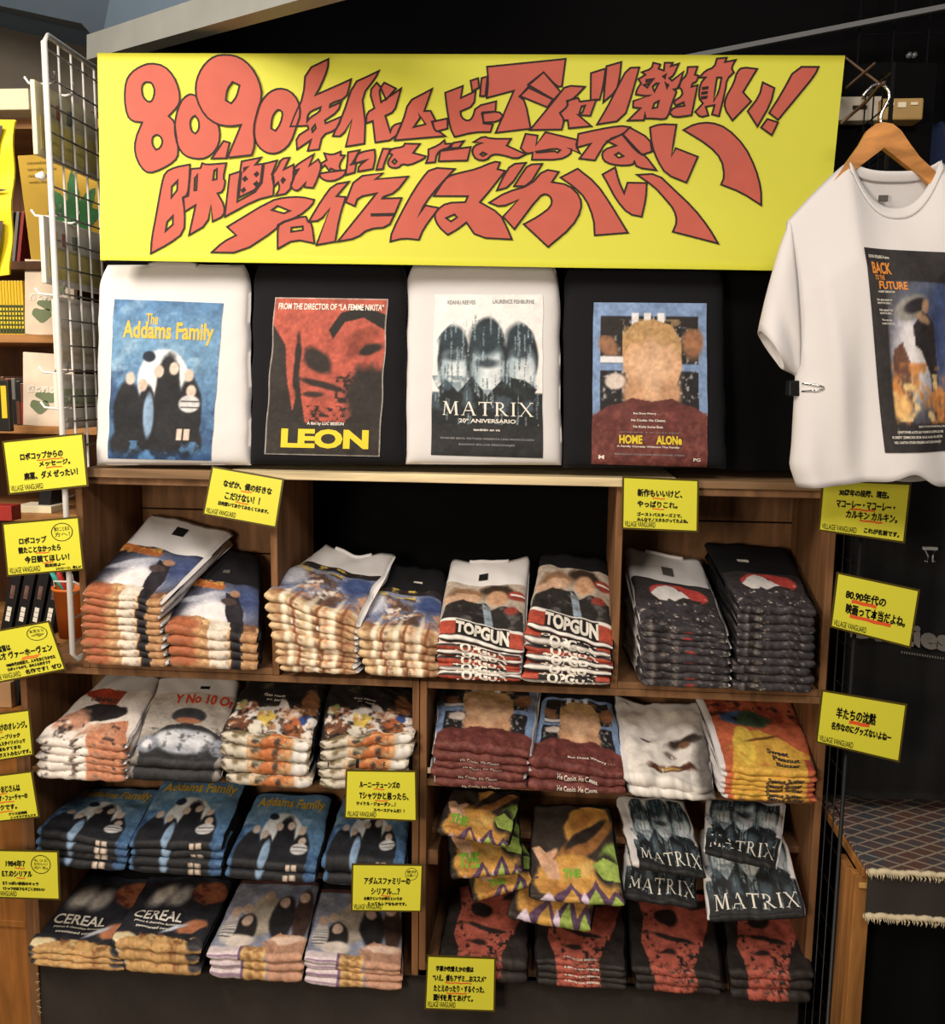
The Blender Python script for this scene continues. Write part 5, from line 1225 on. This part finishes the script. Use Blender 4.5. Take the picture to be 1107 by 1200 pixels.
# low table with plaid rug
tz = P(1012, 1016, -.24)[2]; xl = P(1012, 1016, -.24)[0]; yb_ = Pz(1040, 932, tz)[1]
r = empty('low_table', (xl, -.2, FLOOR), 'low wooden table under a plaid rug at lower right', 'table')
xr_ = 1.5; WD = mat('table_wood', 'a8743e', .6, wood=(9, 9, 1)); W2 = mat('side_wood', '8f6336', .65, wood=(9, 9, 1))
q = MB(); q.box((xl, -.23, tz-.03), (xr_, yb_, tz-.008)); q.build('table_top', WD, r, bevel=.002)
q = MB(); q.box((xl-.012, -.225, FLOOR), (xl+.024, -.19, tz-.031)); q.build('leg', WD, r, bevel=.002)
q = MB(); q.box((xl-.022, -.189, FLOOR), (xl-.002, -.12, tz-.031)); q.build('side_panel', W2, r, bevel=.002)
q = MB(); q.box((xl-.004, -.232, tz-.056), (xl+.016, -.226, tz-.044)); q.build('peg', mat('peg_wood', 'c79a5c', .5), r, bevel=.001)
rm = bpy.data.materials.new('plaid_rug'); rm.use_nodes = True; nt = rm.node_tree; bs = nt.nodes['Principled BSDF']; bs.inputs['Roughness'].default_value = .95
tc = nt.nodes.new('ShaderNodeTexCoord'); outs = []
for ang in (32, -32):
    mp = nt.nodes.new('ShaderNodeMapping'); mp.inputs['Rotation'].default_value = (0, 0, math.radians(ang)); nt.links.new(tc.outputs['Object'], mp.inputs[0])
    w = nt.nodes.new('ShaderNodeTexWave'); w.bands_direction = 'Y'; w.inputs['Scale'].default_value = 8.5; w.inputs['Distortion'].default_value = .6; nt.links.new(mp.outputs[0], w.inputs[0])
    g = nt.nodes.new('ShaderNodeMath'); g.operation = 'GREATER_THAN'; g.inputs[1].default_value = .94; nt.links.new(w.outputs['Fac'], g.inputs[0]); outs.append(g)
mx = nt.nodes.new('ShaderNodeMath'); mx.operation = 'MAXIMUM'; nt.links.new(outs[0].outputs[0], mx.inputs[0]); nt.links.new(outs[1].outputs[0], mx.inputs[1])
nz_ = nt.nodes.new('ShaderNodeTexNoise'); nz_.inputs['Scale'].default_value = 14; nt.links.new(tc.outputs['Object'], nz_.inputs[0])
cr_ = nt.nodes.new('ShaderNodeValToRGB'); nt.links.new(nz_.outputs[0], cr_.inputs[0]); cr_.color_ramp.elements[0].position = .38; cr_.color_ramp.elements[1].position = .62
cr_.color_ramp.elements[0].color = (*hx('3c4048'), 1); cr_.color_ramp.elements[1].color = (*hx('5c3c34'), 1)
mi_ = nt.nodes.new('ShaderNodeMix'); mi_.data_type = 'RGBA'; nt.links.new(mx.outputs[0], mi_.inputs[0]); nt.links.new(cr_.outputs[0], mi_.inputs[6]); mi_.inputs[7].default_value = (*hx('8f8272'), 1)
nt.links.new(mi_.outputs[2], bs.inputs['Base Color'])
q = MB(); q.box((xl+.004, -.243, tz-.0075), (xr_, yb_-.01, tz)); rug = q.build('rug', rm, None, bevel=.002)
tag(rug, 'dark plaid rug with pale fringes laid over the low table', 'rug')
CR = mat('cream_fringe', 'cfc2a4', .95)
q = MB(); zb_ = P(1016, 1070, -.24)[2]
nx = 40; V = [(xl+.008+(xr_-xl-.008)*i/(nx-1), -.246-.003*math.sin(i*1.1), z) for i in range(nx) for z in (tz-.004, zb_)]
q.add(V+[(x, y+.002, z) for x, y, z in V], [(2*i, 2*i+1, 2*i+3, 2*i+2) for i in range(nx-1)]+[(2*nx+2*i+2, 2*nx+2*i+3, 2*nx+2*i+1, 2*nx+2*i) for i in range(nx-1)])
q.build('apron', mat('dark_grey_cloth', '34302e', .9), rug, True)
for zz in (tz-.004, zb_):
    q = MB(); rr = random.Random(4)
    q.tube([(xl+.004+i*.006, -.25, zz+rr.uniform(-.002, .002)) for i in range(80)], [.006+rr.uniform(0, .0025) for i in range(80)], 6)
    for i in range(110):
        x = xl+.004+i*.0045; a0 = rr.uniform(-.005, .005)
        q.tube([(x, -.252, zz), (x+a0*.4, -.259, zz-.006), (x+a0, -.257, zz-rr.uniform(.010, .017))], .0012, 4)
    tag(q.build('fringe', CR, rug, True), 'cream fringe', None)
V = [(xl+.03+(xr_-xl)*i/(nx-1), -.16-.01*math.sin(i*.9), z) for i in range(nx) for z in (tz-.032, FLOOR+.003)]
q = MB(); q.add(V+[(x, y+.002, z) for x, y, z in V], [(2*i, 2*i+1, 2*i+3, 2*i+2) for i in range(nx-1)]+[(2*nx+2*i+2, 2*nx+2*i+3, 2*nx+2*i+1, 2*nx+2*i) for i in range(nx-1)])
tag(q.build('dark_void_sheet', CURT, None, True), 'black sheet added for the dark void below the low table', 'cloth')  # sheet put in to paint the dark void under the table black

# ================================================================== LEFT SIDE
gy0, gy1 = -.03, .29
gx = P(69, 420, gy0)[0]; gz1 = P(71, 38, gy0)[2]; gz0 = P(67, 774, gy0)[2]
r = empty('wire_grid_panel', (gx, gy0, gz0), 'pale wire grid standing beside the crates at left', 'grid')
q = MB(); q.tube([(gx, gy1, gz0), (gx, gy0+.02, gz0), (gx, gy0, gz0+.02), (gx, gy0, gz1-.02), (gx, gy0+.02, gz1), (gx, gy1, gz1)], .0075, 10)
q.tube([(gx, gy1, gz0), (gx, gy1, gz1)], .005, 8); q.build('frame', WIRE, r, True)
q = MB()
for y in np.arange(gy0+.065, gy1-.01, .06):
    q.tube([(gx, y, gz0), (gx, y, gz1)], .0028, 6)
for z in np.arange(gz0+.05, gz1-.02, .0635):
    q.tube([(gx+.004, gy0, z), (gx+.004, gy1, z)], .0024, 6)
q.build('wire_mesh', WIRE, r, True)
PK = [('d9cda6', 'e0cf78'), ('e0d9cc', 'd9c97c'), ('e2dacf', 'cdbfa6'), ('ddd6ca', 'a9b394'), ('e2dbd2', 'd6c8b8')]
WHT = mat('hook_white', 'e6e4e0', .35)
for k, (y0p, y1p, yo) in enumerate(((94, 182, .0), (252, 332, .01), (345, 432, .05), (438, 478, .04), (480, 505, .06))):
    zt, zb_ = P(70, y0p, gy0)[2], P(70, y1p, gy0)[2]
    r = empty('picture_pack', (gx-.03, gy0+yo, zb_), ['topmost cream and yellow pack hanging on the pale wire grid', 'second pack from the top, with small figures, on the pale grid', 'third pack from the top on the pale wire grid', 'fourth pack from the top on the pale wire grid', 'lowest pack on the pale wire grid above the cards'][k], 'pack', 'packs hanging on the pale wire grid')
    c1, c2 = PK[k]; h = zt-zb_
    q = MB(); q.box((gx-.034, gy0-.012+yo, zb_), (gx-.022, gy1-.02, zt)); q.build('bag', mat('pack_paper_'+'abcde'[k], c1, .35, var=.12, vscale=14), r, bevel=.002)
    q = MB(); q.box((gx-.0215, gy0+.005+yo, zb_+h*.1), (gx-.0205, gy1-.03, zb_+h*.55)); q.build('picture', mat('pack_picture_'+'abcde'[k], c2, .4, var=.25, vscale=22), r)
    if k in (0, 1):
        for i in range(3):
            yy = gy0+.04+i*.05; q = MB(); q.tube([(gx-.0205, yy, zb_+h*.62), (gx-.0195, yy, zb_+h*.8)], .008, 8); q.build('figure', mat(['tan_figure', 'brown_figure', 'grey_figure'][i], ['b08a4a', '7d4a34', '5a6258'][i], .6), r)
    for i in range(2):
        yy = gy0+.03+i*.09; q = MB(); q.tube([(gx+.006, yy, zt+.03), (gx+.006, yy, zt+.005), (gx-.015, yy, zt), (gx-.06, yy, zt+.004), (gx-.07, yy, zt+.018)], .0032, 6)
        if i == 0 or k < 2:
            tag(q.build('grid_hook', WHT, None, True), ('near' if i == 0 else 'far')+' white wire hook holding '+['the topmost pack', 'the second pack', 'the third pack', 'the fourth pack', 'the lowest pack'][k]+' on the pale grid', 'hook', 'white hooks on the pale grid')
# white knob on the grid
c = P(96, 206, -.1); q = MB(); q.tube([(gx+.004, c[1], c[2]), (gx+.02, c[1], c[2]), (gx+.026, c[1], c[2])], [.006, .011, .006], 12); tag(q.build('white_hook', WHT, None, True), 'small white round hook tip on the upper pale grid', 'hook')

# bookshelf behind
SW = mat('shelf_wood', 'a87848', .6, wood=(1, 6, 6)); SD = mat('shelf_dark', '57361f', .7, wood=(6, 6, 1))
bx0, bx1, by0, by1 = -2.45, -1.29, .37, .78
zsh = {k: P(30, y, by0)[2] for k, y in (('a', 306), ('b', 392), ('c', 499), ('d', 602), ('e', 744))}
r = empty('bookshelf', ((bx0+bx1)/2, by0, FLOOR), 'brown wooden bookshelf behind the pale wire grid at left', 'bookshelf')
q = MB(); q.box((bx0, by1, FLOOR), (bx1, by1+.02, P(20, 132, by1)[2])); q.build('back_panel', SD, r)
q = MB(); q.box((bx1-.02, by0+.02, FLOOR), (bx1, by1, P(20, 132, by1)[2])); q.build('side_panel', SD, r)
for k in 'abcde':
    y0 = by0
    q = MB(); q.box((bx0, y0, zsh[k]-.024), (bx1-.021, by1-.001, zsh[k])); q.build('shelf', SW if k != 'a' else SD, r, bevel=.002)
zt = P(20, 106, by0)[2]; zb_ = P(20, 131, by0)[2]; x1 = P(38, 118, by0)[0]
q = MB(); q.box((bx0, by0-.02, zb_), (x1, by0+.06, zt)); q.build('top_beam', mat('cream_beam', 'd9cdb0', .6), r, bevel=.003)
x2 = P(59, 118, by0)[0]; br_ = MB(); br_.box((x1+.001, by0-.01, zb_+.004), (x2, by0+.05, zt-.004)); bk_ = br_.build('bracket', mat('grey_bracket', '8d979c', .4, metal=.4), r, bevel=.003)
q = MB(); u0, u1 = P(46, 115, by0-.012), P(54, 119, by0-.012); q.box((u0[0], by0-.012, u1[2]), (u1[0], by0-.008, u0[2])); q.build('slot', mat('slot_dark', '1a1714', .8), bk_)
q = MB(); q.box((bx0, by0+.061, zb_-.03), (bx1-.021, by1-.001, zb_-.005)); q.build('top_panel', SW, r)


def book(px, py0, w, h, d, cols, label, group=None, tilt=0, face=None, Y=by0+.01, z=None, name='book'):
    """a book whose front lower left corner sits at (px, shelf); spine or cover faces the camera"""
    x = P(px, py0, Y)[0]; zz = z
    r = empty(name, (x, Y, zz), label, 'book', group)
    q = MB(); q.box((0, 0, 0), (w, d, h)); c_ = q.build('cover', cols[0], None, bevel=.001); c_.parent = r
    q = MB(); q.box((.0015, .002, h-.0008), (w-.0015, d-.002, h+.0006)); p_ = q.build('pages', mat('page_paper', 'e3d9c2', .8), None); p_.parent = r
    if len(cols) > 1:
        q = MB(); q.box((0.0005, -.0008, h*.02), (w-.0005, .0002, h*.55)); b_ = q.build('band', cols[1], None); b_.parent = r
    if face:
        face(r, w, h)
    r.rotation_euler = (0, math.radians(tilt), 0)
    return r


YB, GB = mat('book_yellow', 'd9b52a', .5), mat('book_green', '26402e', .5)
DKB = [mat('book_black', '1b1a1c', .5), mat('book_brown', '5c3a2a', .5), mat('book_red', '8a2f2a', .5), mat('book_grey', '6c6a66', .5)]
xa = P(-6, 390, by0)[0]
for k in range(10):
    w = .0083

    def fc(r, w, h):
        q = MB(); F = bil([(w*.2, -.0012, h*.5), (w*.8, -.0012, h*.5), (w*.8, -.0012, h*.08), (w*.2, -.0012, h*.08)])
        for i in range(5):
            q.add([F(*p) for p in ((0, i*.2), (1, i*.2), (1, i*.2+.12), (0, i*.2+.12))], [(0, 1, 2, 3)])
        o = q.build('spine_title', YTXT, None); o.parent = r
    book(-6+k*3.55, 390, w, .155, .12, [YB, GB], 'thin yellow and dark green book in the row left of the pale book', 'yellow and green books on the shelf', 0, fc, z=zsh['b'])
PBK = mat('book_cream', 'dccbb8', .55, var=.12, vscale=16)


def leafface(r, w, h):
    q = MB(); rr = np.random.RandomState(4)
    for cx, cz, rx, rz in ((.75, .7, .12, .1), (.55, .42, .3, .07), (.35, .28, .2, .09)):
        q.add([(w*(cx+rx*math.cos(t)), -.0012, h*(cz+rz*math.sin(t)*(1+.3*math.sin(3*t)))) for t in np.linspace(0, 6.28, 18, False)], [tuple(range(18))])
    o = q.build('plant_picture', mat('leaf_grey_green', '6d7a5c', .6), None); o.parent = r
    q = MB(); F = bil([(w*.1, -.002, h*.56), (w*.95, -.002, h*.56), (w*.95, -.002, h*.46), (w*.1, -.002, h*.46)]); put_text(q, F, '麻と知る図鑑', 0, 0, 1, 1, 0, .03)
    o = q.build('title', WTXT, None); o.parent = r


zsf = .003
book(29, 390, .15, .215, .02, [PBK], 'pale cover book facing out beside the yellow books', 'pale books facing out', 3, leafface, Y=by0+.012, z=zsh['b']+.002)
book(27, 497, .15, .215, .02, [PBK], 'pale cover book facing out on the shelf below the yellow books', 'pale books facing out', 3, leafface, Y=by0+.012, z=zsh['c']+.002)
xs = -4
for k in range(7):
    w = random.Random(k).uniform(.011, .018); book(xs, 497, w, random.Random(k+9).uniform(.12, .16), .12, [DKB[k % 4], DKB[(k+1) % 4]], ['black', 'brown', 'red', 'grey'][k % 4]+' spined book, '+['first', 'second', 'third', 'fourth', 'fifth', 'sixth', 'seventh'][k]+' from left on the shelf below the yellow books', 'dark books in a row', 0, None, Y=by0+.04, z=zsh['c'])
    xs += w*410
# slanted books on the dark upper ledge
for k in range(3):
    book(6+k*6, 300, .010, .17, .1, [DKB[(k*3) % 4]], ['black leftmost', 'grey middle', 'red right'][k] + ' slanted book behind the hanging yellow poster', 'slanted books on the upper ledge', 9, None, Y=by0+.16, z=zsh['a'])
# yellow board with a green leaf
lb = [P(22, 183, .40), P(122, 178, .40), P(126, 306, .39), P(38, 306, .39)]
for k in (2, 3):
    lb[k][2] = zsh['a']+.003
LFm = bil(lb); ctr = LFm(.5, 1.); q = MB(); q.hexa([LFm(0, 1), LFm(1, 1), LFm(1, 0), LFm(0, 0)]+[p+np.array([0, -.006, 0]) for p in (LFm(0, 1), LFm(1, 1), LFm(1, 0), LFm(0, 0))])
q.v = [tuple(np.array(p)-ctr) for p in q.v]
lo = q.build('picture_board', mat('board_ochre', 'b8952a', .6, var=.12, vscale=8)); lo.location = tuple(map(float, ctr)); tag(lo, 'ochre board with a big green leaf behind the pale wire grid', 'board')
q = MB()
for ang, L in ((90, .5), (52, .42), (128, .42), (20, .34), (160, .34), (-15, .2), (195, .2)):
    t = math.radians(ang); d = np.array([math.cos(t)*1.05, -math.sin(t)]); nrm = np.array([-d[1], d[0]]); pts = []
    for i in range(13):
        s_ = i/12; pts.append(np.array([.62, .66])+d*L*s_+nrm*.07*math.sin(math.pi*s_)**.8*(1+.18*(i % 2)))
    for i in range(12, -1, -1):
        s_ = i/12; pts.append(np.array([.62, .66])+d*L*s_-nrm*.07*math.sin(math.pi*s_)**.8*(1+.18*(i % 2)))
    q.add([LFm(float(np.clip(p[0], .02, .98)), float(np.clip(p[1], .02, .98)))+np.array([0, -.0075, 0]) for p in pts], [tuple(range(26))])
q.build('leaf_picture', mat('leaf_green', '2f6b3c', .6, var=.3, vscale=30), lo)
q = MB(); q.add([LFm(u, v)+np.array([0, -.0075, 0]) for u, v in ((.3, .8), (.47, .8), (.47, .94), (.3, .94))], [(0, 1, 2, 3)]); q.build('red_stamp', mat('stamp_red', 'b8452c', .6), lo)
q = MB(); LO = lambda u, v: LFm(u, v)+np.array([0, -.0075, 0])
for i in range(4):
    put_text(q, LO, 'cannabis sativa', .1, .06+i*.06, .5-.06*i, .09+i*.06, 0, 0)
q.build('lettering', mat('faint_ink', '6d5a20', .7), lo)
# hanging yellow and black poster at the edge
pp = [P(-40, 138, .1), P(17, 140, .1), P(12, 322, .1), P(-44, 330, .1)]; PF = bil(pp); ctr = PF(.5, 0.)
q = MB(); n1, n2 = 10, 20
for sg in (0, .006):
    n = len(q.v); q.v += [tuple(PF(i/(n1-1), j/(n2-1))+np.array([0, sg+.006*math.sin(j*.8+i*.3), 0])-ctr) for i in range(n1) for j in range(n2)]
    g = grid_faces(n1, n2, off=n); q.f += g if sg else [tuple(reversed(k)) for k in g]; q.m += [0]*len(g)
po = q.build('poster', mat('poster_yellow', 'e0c81c', .5), None, True); po.location = tuple(map(float, ctr)); tag(po, 'yellow and black poster cut off at the upper left edge', 'poster')
q = MB()
for (u0, v0, u1, v1) in ((.3, .02, .82, .22), (.2, .42, .94, .46), (.3, .62, .88, .98)):
    q.add([PF(u, v)+np.array([0, -.012, 0]) for u, v in ((u0, v0), (u1, v0+.03), (u1-.1, v1), (u0, v1))], [(0, 1, 2, 3)])
q.build('picture', mat('poster_dark', '4a3a34', .6, var=.4, vscale=20), po)
# packed box at the edge on shelf c
q = MB(); a_ = P(-30, 505, .2); b_ = P(9, 445, .2); q.box((a_[0], .2, a_[2]), (b_[0], .22, b_[2])); bo = q.build('black_pack', mat('pack_black', '201f1c', .4), None, bevel=.003); tag(bo, 'black pack with a yellow stripe at the left edge above the cards', 'pack')
q = MB(); a2, b2 = P(3, 490, .199), P(7, 452, .199); q.box((a2[0], .197, a2[2]), (b2[0], .2005, b2[2])); q.build('stripe', YB, bo)
# items between the cards
x0 = P(18, 604, by0)[0]
book(16, 602, .12, .020, .10, [mat('book_ivory', 'ded4b4', .6)], 'ivory book lying flat between the two upper cards', None, 0, None, Y=by0+.02, z=zsh['d'])
book(44, 602, .038, .14, .10, [DKB[0]], 'black book standing behind the grid between the two upper cards', None, 9, None, Y=by0+.05, z=zsh['d'])
q = MB(); a_, b_ = P(-12, 610, .24), P(13, 593, .24); q.box((a_[0], .24, a_[2]), (b_[0], .29, b_[2])); tag(q.build('red_box', mat('box_red', '9c2f2a', .5), None, bevel=.002), 'small red box at the left edge between the upper cards', 'box')


def sqface(r, w, h):
    for k in range(3):
        q = MB(); s_ = w*.42; z0 = h*.2+k*s_*1.15; q.box((w*.3, -.0015, z0), (w*.3+s_, .0002, z0+s_)); o = q.build('title_square', WTXT, None); o.parent = r
    q = MB(); q.box((w*.3, -.0015, h*.55), (w*.7, .0002, h*.75)); o = q.build('spine_picture', mat('spine_photo', '6a5048', .6, var=.5, vscale=60), None); o.parent = r


for k in range(4):
    book(0+k*16, 744, .033, .21, .11, [DKB[0]], ['leftmost', 'second', 'third', 'rightmost'][k]+' of the slanted black books under the stamped card', 'slanted black books', 14, sqface, Y=by0+.01, z=zsh['e']+.003)
# orange bucket with small things
c = P(87, 757, .29); c[1] = .29; bz = ZT1-T_; zt = P(87, 690, .29)[2]
r = empty('bucket', (c[0], .29, bz), 'orange bucket behind the pale wire grid', 'bucket')
OB = mat('bucket_orange', 'd9722c', .5); q = MB(); n = 24
prof = [(.040, 0), (.050, zt-bz), (.055, zt-bz), (.055, zt-bz+.008), (.046, zt-bz+.006), (.036, .004)]
V = [(c[0]+rr*math.cos(t), .29+rr*math.sin(t), bz+z) for t in np.linspace(0, 2*math.pi, n, False) for rr, z in prof]; k = len(prof)
q.add(V, [(i*k+j, ((i+1) % n)*k+j, ((i+1) % n)*k+j+1, i*k+j+1) for i in range(n) for j in range(k-1)]+[tuple(i*k for i in reversed(range(n))), tuple(i*k+k-1 for i in range(n))])
q.build('pail', OB, r, True)
q = MB(); q.tube([(c[0]-.05, .29, zt), (c[0]-.03, .25, zt+.03), (c[0]+.03, .25, zt+.03), (c[0]+.05, .29, zt)], .003, 6); q.build('handle', WIRE, r, True)
for k, (cn, hc, dx, dz) in enumerate((('red', 'c23a34', -.02, .07), ('teal', '3fa8a0', -.035, .06), ('white', 'e0ddd6', .012, .05))):
    q = MB(); q.tube([(c[0]+dx*.5, .28, bz+.01), (c[0]+dx*.5, .28, zt), (c[0]+dx, .27, zt+dz*.5), (c[0]+dx*1.3, .26, zt+dz)], [.006, .006, .009, .005], 8)
    tag(q.build('plastic_toy', mat('toy_'+cn, hc, .4), None, True), cn+' plastic piece sticking out of the orange bucket', 'toy', 'plastic pieces in the bucket')
# wooden cabinet side at lower left
r = empty('wooden_cabinet', P(0, 1180, .03), 'orange-brown wooden cabinet at the lower left edge beside the crates', 'cabinet')
CW = mat('cabinet_wood', '9a6430', .55, wood=(8, 8, .9)); xr_ = XA-.006; zt = P(10, 838, .03)[2]
q = MB(); q.box((-2.2, .03, FLOOR), (xr_-.03, .28, zt)); q.build('body', CW, r, bevel=.003)
q = MB(); q.box((xr_-.03, .022, FLOOR), (xr_, .285, zt)); q.build('corner_post', CRATEV, r, bevel=.003)
q = MB(); zz = P(10, 1085, .03)[2]; q.box((-2.2, .024, zz), (xr_-.031, .0295, zz+.02)); q.build('rail', CW, r, bevel=.002)
# pieces standing on the cabinet
q = MB(); a_, b_ = P(-20, 838, .08), P(12, 800, .08); q.box((a_[0], .08, zt+.001), (b_[0], .18, b_[2])); tag(q.build('cardboard_box', mat('cardboard', 'a88460', .7), None, bevel=.002), 'small cardboard box on the cabinet at the left edge', 'box')
q = MB(); a_, b_ = P(13, 838, .1), P(19, 790, .1); q.hexa([(a_[0], .1, zt+.001), (b_[0], .1, zt+.001), (b_[0], .16, zt+.001), (a_[0], .16, zt+.001), (a_[0]+.015, .1, b_[2]), (b_[0]+.015, .1, b_[2]), (b_[0]+.015, .16, b_[2]), (a_[0]+.015, .16, b_[2])]); tag(q.build('black_case', mat('case_black', '19191a', .5), None), 'thin black case leaning on the cabinet beside the cardboard box', 'case')
